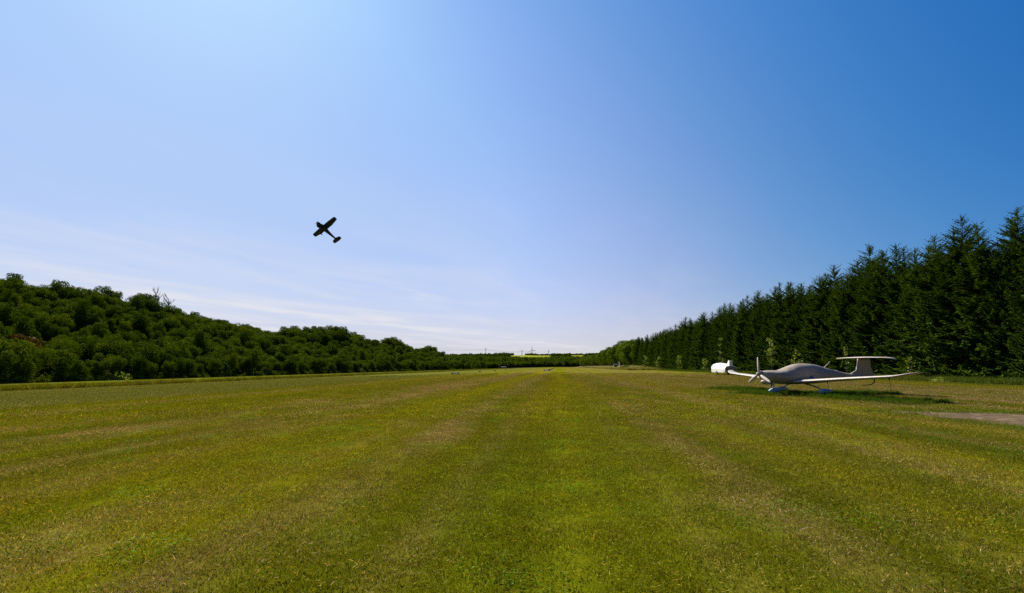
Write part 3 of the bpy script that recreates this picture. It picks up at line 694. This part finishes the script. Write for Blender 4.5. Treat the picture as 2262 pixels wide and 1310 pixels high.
# fallen bare branches at the foot of the spruces, right edge
x, y = onu(2236, 40.4); mb = MB(); rg = random.Random(5)
for i in range(16):
    p0 = np.array((rg.uniform(-1.0, 1.0), rg.uniform(-.5, .5), rg.uniform(.05, .45))); a = rg.uniform(-.5, .5); l = rg.uniform(.6, 1.5)
    mb.tube([p0, p0 + np.array((l * .5 * math.cos(a), l * .5 * math.sin(a), .12)), p0 + np.array((l * math.cos(a), l * math.sin(a), rg.uniform(-.05, .3)))], [.018, .013, .005], 4)
o = mb.build('fallen_branches', M_deadwood); o.location = (x, y, zat(x, y)); tag(o, 'pale bare fallen branches at the foot of the spruces by the right edge', 'branches')

# ------------------------------------------------------------------ covered parked aircraft
def fabric_mat(name, c):
    m, t, b = newmat(name); tcn = t.nodes.new('ShaderNodeTexCoord'); o = tcn.outputs['Object']
    n1 = noise(t, o, 1.6, 6, .6); n2 = noise(t, o, 14, 5, .6)
    mp = t.nodes.new('ShaderNodeMapping'); mp.inputs['Scale'].default_value = (1.2, 2.5, 3); t.links.new(o, mp.inputs['Vector']); n3 = noise(t, mp.outputs[0], 1.5, 5, .6)
    cc_ = mixc(t, n1, tuple(x * .82 for x in c), c); cc_ = mixc(t, mth(t, 'MULTIPLY', n2, .25), cc_, tuple(x * .7 for x in c))
    t.links.new(cc_, b.inputs['Base Color']); b.inputs['Roughness'].default_value = .46; b.inputs['Specular IOR Level'].default_value = .6
    h = mth(t, 'ADD', mth(t, 'MULTIPLY', n3, 1.0), mth(t, 'MULTIPLY', n2, .05))
    bp = t.nodes.new('ShaderNodeBump'); bp.inputs['Strength'].default_value = .35; bp.inputs['Distance'].default_value = .10; t.links.new(h, bp.inputs['Height']); t.links.new(bp.outputs[0], b.inputs['Normal'])
    return m
M_cover = fabric_mat('beige_fabric_cover', (.37, .31, .235)); M_wingcover = fabric_mat('pale_fabric_cover', (.50, .44, .385))
M_rope = simple('rope', (.20, .12, .07), .9); M_black = simple('black_rubber', (.02, .02, .02), .7); M_fair = simple('pale_blue_paint', (.42, .62, .78), .35)
M_redtag = simple('red_ribbon', (.28, .03, .02), .7); M_blue = simple('blue_print', (.02, .10, .25), .6); M_white = simple('white_paint', (.80, .80, .78), .35, var=.05)
M_metal = simple('dull_metal', (.35, .35, .36), .4, .7)
za = zat(PX + 3, PY) + .02
yaw = math.atan2(pfw[1], pfw[0])
air = empty('covered_aircraft', (PX - 2.75 * pfw[0], PY - 2.75 * pfw[1], za), yaw)
tag(air, 'small low-wing propeller aircraft under a beige fabric cover, parked before the spruces', 'aircraft')
def AP(s, y, z): return (2.75 - s, y, z)
rs = []
for s, zt, zb, hw in ((.27, 1.24, 1.0, .20), (.3, 1.275, .93, .27), (.5, 1.31, .74, .42), (.9, 1.33, .63, .50), (1.3, 1.33, .585, .55), (1.55, 1.38, .565, .57), (1.8, 1.475, .56, .58), (2.1, 1.585, .56, .59), (2.45, 1.67, .56, .60), (2.8, 1.71, .56, .60),
                     (3.3, 1.70, .57, .59), (3.8, 1.635, .60, .55), (4.3, 1.525, .64, .48), (4.7, 1.42, .68, .40), (5.2, 1.30, .73, .30), (5.8, 1.19, .79, .215), (6.5, 1.11, .85, .155), (7.3, 1.07, .92, .10), (7.9, 1.05, .96, .055), (8.0, 1.03, .98, .02)):
    k = 36; an = np.arange(k) / k * 2 * np.pi; zm = zb + (zt - zb) * (.52 if s > 1.5 else .6) - (.06 if 1.6 < s < 4.5 else 0)
    cy = np.cos(an); sz = np.sin(an); e = 2 / 2.7
    yy = np.sign(cy) * np.abs(cy) ** (2 / 2.3) * hw; zz = np.where(sz > 0, zm + (zt - zm) * np.abs(sz) ** (2 / 2.1), zm - (zm - zb) * np.abs(sz) ** e)
    up_ = np.clip((zz - zm) / max(zt - zm, .01), 0, 1); yy = yy * (1 - (.16 if 1.5 < s < 5 else 0) * up_)
    sag = .012 * np.sin(s * 9 + an * 3) if s > .6 else 0
    rs.append(np.stack([np.full(k, 2.75 - s), yy + sag * np.sign(yy), zz + .4 * sag], 1))
# finer loft between the stations
def refine(rs, n=3):
    A = np.array(rs); out = []
    for i in range(len(A) - 1):
        p0 = A[max(i - 1, 0)]; p1 = A[i]; p2 = A[i + 1]; p3 = A[min(i + 2, len(A) - 1)]
        for j in range(n):
            t = j / n; out.append(.5 * ((2 * p1) + (p2 - p0) * t + (2 * p0 - 5 * p1 + 4 * p2 - p3) * t * t + (3 * p1 - p0 - 3 * p2 + p3) * t ** 3))
    out.append(A[-1]); return out
MB().rings(refine(rs)).build('fuselage', M_cover, air, True)
def foil(s, ch, y, z, th, k=16, tw=0):
    x = (1 - np.cos(np.linspace(0, np.pi, k // 2 + 1))) / 2; t_ = 5 * th * (.2969 * np.sqrt(x) - .126 * x - .3516 * x ** 2 + .2843 * x ** 3 - .1036 * x ** 4) * ch
    up = np.stack([s + x * ch, t_ * 1.15], 1); dn = np.stack([s + x * ch, -t_ * .75], 1)[::-1][1:-1]; p = np.concatenate([up, dn])
    return np.array([AP(q[0], y, z + q[1] - (q[0] - s) * tw) for q in p])
for sg in (1, -1):
    st = [(.40, 1.70, 1.85, .70, .12), (.75, 1.95, 1.50, .73, .14), (1.4, 2.08, 1.28, .79, .15), (3.3, 2.22, 1.10, .95, .15), (4.9, 2.36, .92, 1.07, .14), (5.25, 2.42, .85, 1.10, .14), (5.5, 2.50, .74, 1.15, .13), (5.75, 2.64, .58, 1.22, .12), (5.92, 2.84, .40, 1.27, .11), (6.0, 3.02, .22, 1.29, .10)]
    MB().rings([foil(s, c, sg * y, z, th, tw=.035) for y, s, c, z, th in st]).build('wing', M_wingcover, air, True)
st = [(.93, 6.0, 1.9, .10), (1.08, 6.15, 1.72, .10), (1.18, 6.32, 1.53, .10), (1.30, 6.58, 1.24, .10), (1.36, 6.66, 1.14, .10), (1.6, 6.72, 1.03, .10), (1.85, 6.78, .94, .11), (1.99, 6.80, .92, .12)]
MB().rings([np.stack([foil(s, c, 0, 0, th)[:, 0], foil(s, c, 0, 0, th)[:, 2], np.full(16, z)], 1) for z, s, c, th in st]).build('tail_fin', M_cover, air, True)
st = [(-1.66, 7.12, .42, 1.985, .09), (-1.5, 6.98, .62, 2.03, .09), (-.6, 6.84, .85, 2.05, .10), (0, 6.80, .92, 2.05, .11), (.6, 6.84, .85, 2.05, .10), (1.40, 6.98, .64, 2.03, .09), (1.50, 7.02, .58, 2.01, .09), (1.66, 7.14, .40, 1.955, .08)]
MB().rings([foil(s, c, y, z, th) for y, s, c, z, th in st]).build('tailplane', M_wingcover, air, True)
# spinner, propeller with fabric sleeves
HZ = 1.13
sp_ = MB().rings([[AP(.30 - .33 * (1 - q) ** 1, .185 * math.sqrt(q) * math.cos(a), HZ + .185 * math.sqrt(q) * math.sin(a)) for a in np.arange(20) / 20 * 6.2832] for q in (.005, .05, .15, .3, .5, .75, 1.0)]).build('spinner', M_cover, air, True)
for i, ang in enumerate((92, 212, 332)):
    a = R(ang); d = np.array((0, math.cos(a), math.sin(a))); pr_ = []
    e1 = np.array((math.cos(.6), 0, 0)) ; side = np.cross(d, (1, 0, 0))
    for q, wv, th in ((.10, .055, .04), (.2, .07, .05), (.4, .085, .05), (.6, .085, .045), (.78, .07, .035), (.88, .05, .025), (.92, .02, .015)):
        tw = .75 - .5 * q; ax1 = side * math.cos(tw) + np.array((1, 0, 0)) * math.sin(tw); ax2 = np.cross(ax1, d); c0 = np.array(AP(.13, 0, HZ)) + d * q
        pr_.append([c0 + ax1 * wv * math.cos(b) + ax2 * th * math.sin(b) for b in np.arange(12) / 12 * 6.2832])
    MB().rings(pr_).build('propeller_blade', M_wingcover, air, True)
MB().ell(AP(.62, 0, .70), (.34, .25, .16)).build('air_intake', M_cover, air, True)
MB().box(AP(.42, .25, 1.10), (.05, .16, .07)).build('intake_plug', M_wingcover, air)
# dorsal antenna sleeve
MB().rings([[AP(s + wx * math.cos(b), wy * math.sin(b), z + .3 * wx * math.cos(b)) for b in np.arange(10) / 10 * 6.2832] for s, z, wx, wy in ((4.42, 1.44, .07, .03), (4.56, 1.56, .06, .03), (4.78, 1.74, .035, .02), (4.88, 1.83, .01, .01))]).build('antenna', M_cover, air, True)
MB().ell(AP(5.25, 0, 1.29), (.16, .05, .05)).build('antenna_dome', M_cover, air, True)
# round blue emblem on the cover's side
k = 20; vs = []
for r_ in (0, .075, .105, .125):
    for j in range(k):
        a = j / k * 6.2832; vs.append(AP(2.98 + r_ * math.cos(a), .619 - .012 * (r_ / .125) ** 2, .93 + r_ * math.sin(a)))
mb = MB(); fs = [(i * k + j, i * k + (j + 1) % k, (i + 1) * k + (j + 1) % k, (i + 1) * k + j) for i in range(3) for j in range(k)]
mb.add(vs, fs); mb.build('emblem', M_blue, air)
# landing gear
def fairing(name, s, y, L_, W_, H_, zc):
    rr_ = []
    for q, rad in ((0, .05), (.06, .45), (.18, .82), (.35, 1), (.55, .92), (.75, .62), (.92, .25), (1, .04)):
        rr_.append([AP(s - L_ * .4 + q * L_, y + W_ * rad * math.cos(a), zc + (.02 + .05 * q) + H_ * rad * math.sin(a) * (.7 if math.sin(a) < 0 else 1)) for a in np.arange(16) / 16 * 6.2832])
    f_ = MB().rings(rr_).build(name, M_fair, air, True)
    MB().rings([[AP(s + .17 * math.cos(a), y + yy, .17 + .17 * math.sin(a)) for a in np.arange(20) / 20 * 6.2832] for yy in (-.06, -.05, .05, .06)]).build('wheel', M_black, f_, True)
fairing('nose_wheel_fairing', 1.05, 0, .86, .12, .17, .17)
for sg in (1, -1):
    fairing('wheel_fairing', 2.85, 1.45 * sg, .95, .13, .16, .18)
    MB().tube([AP(2.7, .35 * sg, .62), AP(2.74, .8 * sg, .52), AP(2.82, 1.2 * sg, .38), AP(2.85, 1.42 * sg, .24)], [.05, .04, .035, .03], 8).build('gear_leg', M_metal, air, True)
MB().tube([AP(.95, 0, .66), AP(1.0, 0, .5), AP(1.12, 0, .30)], [.06, .045, .04], 8).build('nose_gear_leg', M_fair, air, True)
MB().tube([AP(.85, .06, .62), AP(.85, .07, .5), AP(.86, .06, .38)], [.022, .03, .018], 5).build('red_tag', M_redtag, air)
# tie-down ropes, hanging strap
for s, y, z0 in ((2.7, 4.95, 1.03), (2.7, -4.75, 1.01), (2.75, 1.75, .78)):
    MB().tube([AP(s, y, z0), AP(s + .02, y + .02, z0 * .5), AP(s + .05, y + .02, .03)], .008, 6).build('tie_down_rope', M_rope, air)
    MB().tube([AP(s, y, z0 - .09), AP(s, y, z0 + .0)], .035, 6).build('tie_down_ring', M_black, air)
MB().tube([AP(2.9, 4.1, .97), AP(2.9, 4.1, .80), AP(2.82, 4.03, .70), AP(2.65, 3.9, .66), AP(2.5, 3.8, .64)], [.025, .022, .02, .018, .012], 6).build('hanging_strap', M_black, air)
for y in (-3.6, -2.2, 1.2, 2.4, 3.2): MB().box(AP(2.75, y, .70 + abs(y) * .085), (.12, .03, .09)).build('cover_buckle', M_black, air)

# ------------------------------------------------------------------ white glider trailer
tx, ty = 40.5, 84.0
tr = empty('glider_trailer', (tx, ty, zat(tx, ty)), -AX)
tag(tr, 'white enclosed glider trailer with raised fin box, seen from behind near the wing tip', 'trailer')
def tring(y, w_, zb, zt, sh=.55):
    zs = zb + (zt - zb) * sh; p = [(-w_ * .92, zb), (w_ * .92, zb), (w_, zb + .12), (w_, zs - .05)]
    for i in range(1, 10): a = i / 10 * math.pi; p.append((w_ * math.cos(a) * (1 if True else 1), zs + (zt - zs) * math.sin(a) ** .75))
    p += [(-w_, zs - .05), (-w_, zb + .12)]; return np.array([(a, y, b) for a, b in p])
bd = [(0, 1.06, .42, 1.70), (.06, 1.10, .38, 1.76), (1.2, 1.12, .36, 1.90), (3.5, 1.14, .36, 2.18), (5.5, 1.14, .36, 2.28), (7.0, 1.10, .36, 2.20), (7.8, 1.0, .42, 1.98), (8.2, .8, .55, 1.65), (8.35, .5, .75, 1.3)]
M_trail = simple('white_gelcoat', (.82, .82, .80), .3, var=.06, vscale=1.5); M_dark = simple('dark_trim', (.03, .03, .035), .5); M_redl = simple('red_lamp_glass', (.25, .02, .02), .25)
MB().rings([tring(*b_) for b_ in bd]).build('body', M_trail, tr, True)
o = tr.children[0]; md = o.modifiers.new('edge', 'EDGE_SPLIT'); md.split_angle = R(40)
MB().rings([[(x_, y_, z_) for x_, z_ in ((-.31, 1.5), (.31, 1.5), (.27, top), (-.27, top))] for y_, top in ((-.04, 2.62), (0, 2.66), (.55, 2.66), (1.15, 1.95))]).build('fin_box', M_trail, tr)
for sx in (-1, 1):
    MB().box((sx * 1.145, 3.9, .92), (.02, 7.0, .035)).build('seam_trim', M_dark, tr)
    MB().rings([[(sx * 1.0 + xx, 4.3 + .31 * math.cos(a), .31 + .31 * math.sin(a)) for a in np.arange(20) / 20 * 6.2832] for xx in (-.1, -.08, .08, .1)]).build('wheel', M_black, tr, True)
    MB().rings([[(sx * 1.06 + xx, 4.3 + q * math.cos(a), .34 + q * math.sin(a)) for a, q in [(b, .42) for b in np.linspace(0, math.pi, 12)] + [(b, .36) for b in np.linspace(math.pi, 0, 12)]] for xx in (-.13, .13)]).build('mudguard', M_dark, tr)
    MB().rings([[(sx * .86 + .13 * math.cos(a), yy, .98 + .13 * math.sin(a)) for a in np.arange(14) / 14 * 6.2832] for yy in (-.09, -.05)]).build('tail_lamp', M_redl, tr)
    MB().rings([[(sx * .72 + .07 * math.cos(a), yy, .66 + .07 * math.sin(a)) for a in np.arange(12) / 12 * 6.2832] for yy in (-.09, -.05)]).build('lamp', M_dark, tr)
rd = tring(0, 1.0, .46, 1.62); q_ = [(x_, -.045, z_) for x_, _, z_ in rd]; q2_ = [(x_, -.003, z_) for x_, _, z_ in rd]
MB().rings([q_, q2_]).build('rear_shade_panel', simple('rear_shade_grey', (.22, .23, .22), .6, var=.25), tr)  # panel added to put the rear face's shade into a grey colour
MB().box((0, -.06, .95), (1.5, .03, .05)).box((0, -.07, .5), (2.0, .05, .10)).build('rear_bumper', M_dark, tr)
MB().box((-.1, -.065, 1.22), (.14, .03, .16)).box((.32, -.065, 1.36), (.12, .03, .12)).build('latch', M_dark, tr)
MB().tube([(0, 8.2, .6), (0, 9.2, .5), (0, 9.9, .5)], .05, 8).tube([(0, 9.3, .5), (0, 9.3, .05)], .03, 6).build('drawbar', M_metal, tr)

# ------------------------------------------------------------------ climbing high-wing aircraft
fw = Vector((-.6038, -.572, .5552)).normalized(); lf = Vector((.7936, -.4968, .3513)); lf = (lf - fw * lf.dot(fw)).normalized(); upv = fw.cross(lf)
ac = empty('flying_aircraft', (-57.8, 135.2, 44.4)); mat_ = Matrix((fw, lf, upv)).transposed().to_4x4(); mat_.translation = ac.location; ac.matrix_world = mat_
tag(ac, 'small high-wing aircraft in silhouette climbing steeply and banked against the sky', 'aircraft')
M_air = simple('aircraft_silhouette_dark', (.012, .015, .024), .8); M_air2 = simple('dark_blue_glass', (.01, .015, .03), .5)  # body colour holds the backlit shade; its own paint is unknown
def oring(x, hw, zt, zb, k=20, e=.8):
    an = np.arange(k) / k * 6.2832; c_, s_ = np.cos(an), np.sin(an)
    return np.stack([np.full(k, x), np.sign(c_) * np.abs(c_) ** e * hw, (zt + zb) / 2 + np.sign(s_) * np.abs(s_) ** e * (zt - zb) / 2], 1)
MB().rings(refine([oring(*a) for a in ((1.74, .30, -.38, -.95), (1.5, .54, -.26, -1.14), (1.0, .58, -.20, -1.22), (.45, .60, -.16, -1.32), (.0, .60, .0, -1.34), (-.9, .60, .02, -1.32), (-1.7, .54, -.02, -1.18), (-2.6, .42, -.20, -1.08), (-4.0, .30, -.34, -.95), (-5.3, .20, -.44, -.82), (-6.2, .05, -.52, -.66))], 2)).build('fuselage', M_air, ac, True)
MB().rings([oring(*a) for a in ((2.0, .02, -.62, -.66), (1.92, .10, -.54, -.74), (1.74, .19, -.46, -.83))]).build('spinner', M_air, ac, True)
p_ = MB()
for sg in (1, -1): p_.rings([[np.array((1.84 + .03 * math.sin(b), .09 * math.cos(b) * q2 + sg * q * .35, -.64 + sg * q)) for b in np.arange(8) / 8 * 6.2832] for q, q2 in ((.1, .6), (.5, 1), (.88, .4))])
p_.build('propeller', M_air, ac, True)
def afoil(x, ch, y, z, th): q = foil(-x + 2.75, ch, y, z, th); return q
for sg in (1, -1):
    MB().rings([afoil(xl, ch, sg * y, z, .12) for y, xl, ch, z in ((0, 0, 1.63, .0), (2.6, 0, 1.63, .07), (5.2, -.12, 1.16, .14), (5.45, -.22, .98, .15), (5.52, -.4, .7, .15))]).build('wing', M_air, ac, True)
    MB().tube([(-.45, .5 * sg, -1.05), (-.5, 2.5 * sg, -.02)], .05, 6).build('wing_strut', M_air, ac)
    MB().tube([(-.85, .4 * sg, -1.15), (-.95, .85 * sg, -1.55), (-.98, 1.2 * sg, -1.82)], [.07, .05, .04], 6).build('gear_leg', M_air, ac)
    MB().rings([[(-.98 + .21 * math.cos(a), 1.28 * sg + yy, -1.88 + .21 * math.sin(a)) for a in np.arange(16) / 16 * 6.2832] for yy in (-.08, .08)]).build('wheel', M_black, ac, True)
MB().tube([(.95, 0, -1.1), (.95, 0, -1.75)], .13, 8).build('nose_gear_leg', M_air, ac)
MB().ell((.85, 0, -1.8), (.62, .17, .22)).build('wheel_fairing', M_air, ac, True)
for sg in (1, -1): MB().ell((-1.1, 1.28 * sg, -1.84), (.62, .16, .24)).build('wheel_fairing', M_air, ac, True)
MB().rings([[(.95 + .18 * math.cos(a), yy, -1.93 + .18 * math.sin(a)) for a in np.arange(16) / 16 * 6.2832] for yy in (-.07, .07)]).build('nose_wheel', M_black, ac, True)
MB().rings([afoil(-4.95 - a, 1.25 - b, y, -.58, .08) for y, a, b in ((-1.75, .45, .55), (-1.55, .28, .30), (-.6, .06, .0), (0, 0, -.05), (.6, .06, .0), (1.55, .28, .30), (1.75, .45, .55))]).build('tailplane', M_air, ac, True)
MB().rings([np.stack([foil(2.75 + s, c, 0, 0, .08)[:, 0], foil(2.75 + s, c, 0, 0, .08)[:, 2], np.full(16, z)], 1) for z, s, c in ((-.55, 4.4, 1.9), (-.3, 5.0, 1.35), (.3, 5.55, .95), (.75, 5.85, .65))]).build('tail_fin', M_air, ac, True)
MB().box((.25, 0, -.14), (.5, .9, .18)).build('windscreen', M_air2, ac)

# ------------------------------------------------------------------ strip markers
M_mred = simple('dark_red_paint', (.16, .04, .03), .6)
def marker(x, y, label, s=1.0, full=True):
    e = empty('strip_marker', (x, y, zat(x, y)), -AX + .2)
    def roof(x0, x1):
        return MB().rings([[(a, -.30 * s, .02), (a, -.02 * s, .34 * s), (a, .02 * s, .34 * s), (a, .30 * s, .02)] for a in (x0 * s, x1 * s)])
    if full:
        roof(-.30, .30).build('white_panel', M_white, e); roof(-.95, -.5).build('end_panel', M_mred, e); roof(.5, .95).build('end_panel', M_mred, e)
        MB().box((-.4 * s, 0, .05), (.2 * s, .1, .06)).box((.4 * s, 0, .05), (.2 * s, .1, .06)).build('link_bar', M_dark, e)
    else: roof(-.3, .3).build('panel', M_mred, e)
    tag(e, label, 'marker', 'airfield strip markers'); return e
x, y = uv2w(-25.0, 108); marker(x, y, 'low white and dark red strip marker, left of the two large ones')
x, y = uv2w(-4.4, 162); marker(x, y, 'low white and dark red strip marker, right of the two large ones', 1.25)
for i, (u1, v1) in enumerate(((-25, 142), (-25, 176), (-25.2, 214))):
    x, y = uv2w(u1, v1); marker(x, y, ['small dark marker just right of the large left marker', 'small dark marker on the left line, second behind the large one', 'small dark marker on the left line, farthest one'][i], 1.0, False)
for i, v1 in enumerate((178, 200, 228, 262, 305, 360, 440, 560)):
    x, y = uv2w(-4.0, v1); marker(x, y, 'tiny brown marker in the dotted line behind the large right marker', 1.1, False)['group'] = 'dotted line of tiny brown markers'
# small shed, white post, hut
def shed(x, y, w_, d_, h_, mw, mr, label, rz=0):
    e = empty('shed', (x, y, zat(x, y)), rz)
    MB().box((0, 0, h_ / 2), (w_, d_, h_)).build('wall', mw, e)
    MB().rings([[(a, -d_ / 2 - .2, h_ + .003), (a, 0, h_ + .8), (a, d_ / 2 + .2, h_ + .003)] for a in (-w_ / 2 - .2, w_ / 2 + .2)]).build('roof', mr, e)
    MB().box((.2, -d_ / 2 - .02, h_ * .42), (.9, .04, h_ * .8)).build('door', M_dark, e); tag(e, label, 'shed'); return e
M_grey = simple('grey_boards', (.12, .125, .135), .9); M_pale = simple('pale_render', (.16, .16, .15), .9)
x, y = onu(1359, 37.5); shed(x, y, 2.6, 2.2, 2.0, M_grey, M_dark, 'small grey shed before the trees at the far right of the strip')
x, y = onu(1367.5, 37); mb = MB(); mb.box((0, 0, 1.9), (.55, .2, 3.8)).box((0, 0, 3.82), (.7, .3, .06)); o = mb.build('white_post', M_white); o.location = (x, y, zat(x, y)); tag(o, 'white board post standing beside the small grey shed', 'post')
x, y = uv2w(-98, 800); shed(x, y, 9, 5, 2.6, M_pale, M_dark, 'low grey hut at the far end of the strip, before the woods')

# ------------------------------------------------------------------ wind turbine, pylons, wires
M_turb = simple('pale_grey_paint', (.30, .31, .33), .6)
x, y = (1175 - 1131) / 1000 * 4400, 4400.; zb = zat(x, y); hub = 1.55 + 35.5 * 4.4
te = empty('wind_turbine', (x, y, zb)); tag(te, 'slim three-bladed wind turbine on the horizon behind the yellow field', 'wind turbine')
MB().tube([(0, 0, -2), (0, 0, (hub - zb) * .5), (0, 0, hub - zb)], [4.6, 3.8, 3.0], 16).build('tower', M_turb, te, True)
MB().box((0, 0, hub - zb + 1.5), (5, 12, 5)).build('nacelle', M_turb, te)
MB().ell((0, -7.5, hub - zb + 1.5), (3, 3, 3)).build('hub', M_turb, te, True)
for a0 in (88, 208, -8):
    a = R(a0); MB().tube([(0, -7.5, hub - zb + 1.5), (12 * math.cos(a), -7.5, hub - zb + 1.5 + 12 * math.sin(a)), (42 * math.cos(a), -7.5, hub - zb + 1.5 + 42 * math.sin(a))], [2.2, 2.6, 1.0], 8).build('blade', M_turb, te, True)
M_steel = simple('grey_steel', (.16, .17, .18), .6, .3)
def pylon(px, ytop, D, label):
    x = (px - 1131) / 1000 * D; z0 = zat(x, D); h = 1.55 + (809.5 - ytop) / 1000 * D - z0; e = empty('power_pylon', (x, D, z0), .2)
    m_ = MB(); wb, wt = 4.5, 1.0
    lv = np.linspace(0, 1, 9)
    cs = [[(sx * (wb * (1 - f) ** 1.5 + wt * .5), sy * (wb * (1 - f) ** 1.5 + wt * .5), f * h) for sx, sy in ((-1, -1), (1, -1), (1, 1), (-1, 1))] for f in lv]
    for k_ in range(4): m_.tube([c[k_] for c in cs], .38, 4)
    for i in range(8):
        for k_ in range(4): m_.tube([cs[i][k_], cs[i + 1][(k_ + 1) % 4]], .2, 4); m_.tube([cs[i][(k_ + 1) % 4], cs[i + 1][k_]], .2, 4)
    m_.build('mast', M_steel, e)
    tips = []
    for f, wv in ((.72, 11), (.86, 8)):
        MB().tube([(-wv, 0, h * f), (wv, 0, h * f)], .4, 4).tube([(-wv, 0, h * f), (0, 0, h * f + 2.5), (wv, 0, h * f)], .25, 4).build('cross_arm', M_steel, e)
        tips += [(-wv, h * f), (wv, h * f)]
    tag(e, label, 'pylon', 'power line pylons on the horizon')
    return [(x + a, D, z0 + b) for a, b in tips]
pys = [pylon(862, 757, 3300, 'faint power pylon rising behind the far end of the left wood'), pylon(1073, 768, 3500, 'tallest power pylon, left of the wind turbine on the skyline'), pylon(1153, 773, 3900, 'power pylon just left of the wind turbine'), pylon(1212, 773, 4100, 'power pylon right of the wind turbine')]
for k_ in range(4):
    m_ = MB()
    for a, b in zip(pys[:-1], pys[1:]):
        p = [np.array(a[k_]) * (1 - t_) + np.array(b[k_]) * t_ - np.array((0, 0, 14 * 4 * t_ * (1 - t_))) for t_ in np.linspace(0, 1, 9)]; m_.tube(p, .16, 4)
    tag(m_.build('power_line', M_steel), ['lower power line wire on the left arms of the pylons', 'lower power line wire on the right arms of the pylons', 'upper power line wire on the left arms of the pylons', 'upper power line wire on the right arms of the pylons'][k_], 'power line')
# thin marker post in the left meadow
x, y = onu(562, -140); m_ = MB(); m_.box((0, 0, 1.6), (.16, .16, 3.2)).box((0, 0, 3.0), (.5, .06, .35)); o = m_.build('marker_post', M_deadwood); o.location = (x, y, zat(x, y)); tag(o, 'thin weathered marker post before the wood on the left', 'post')
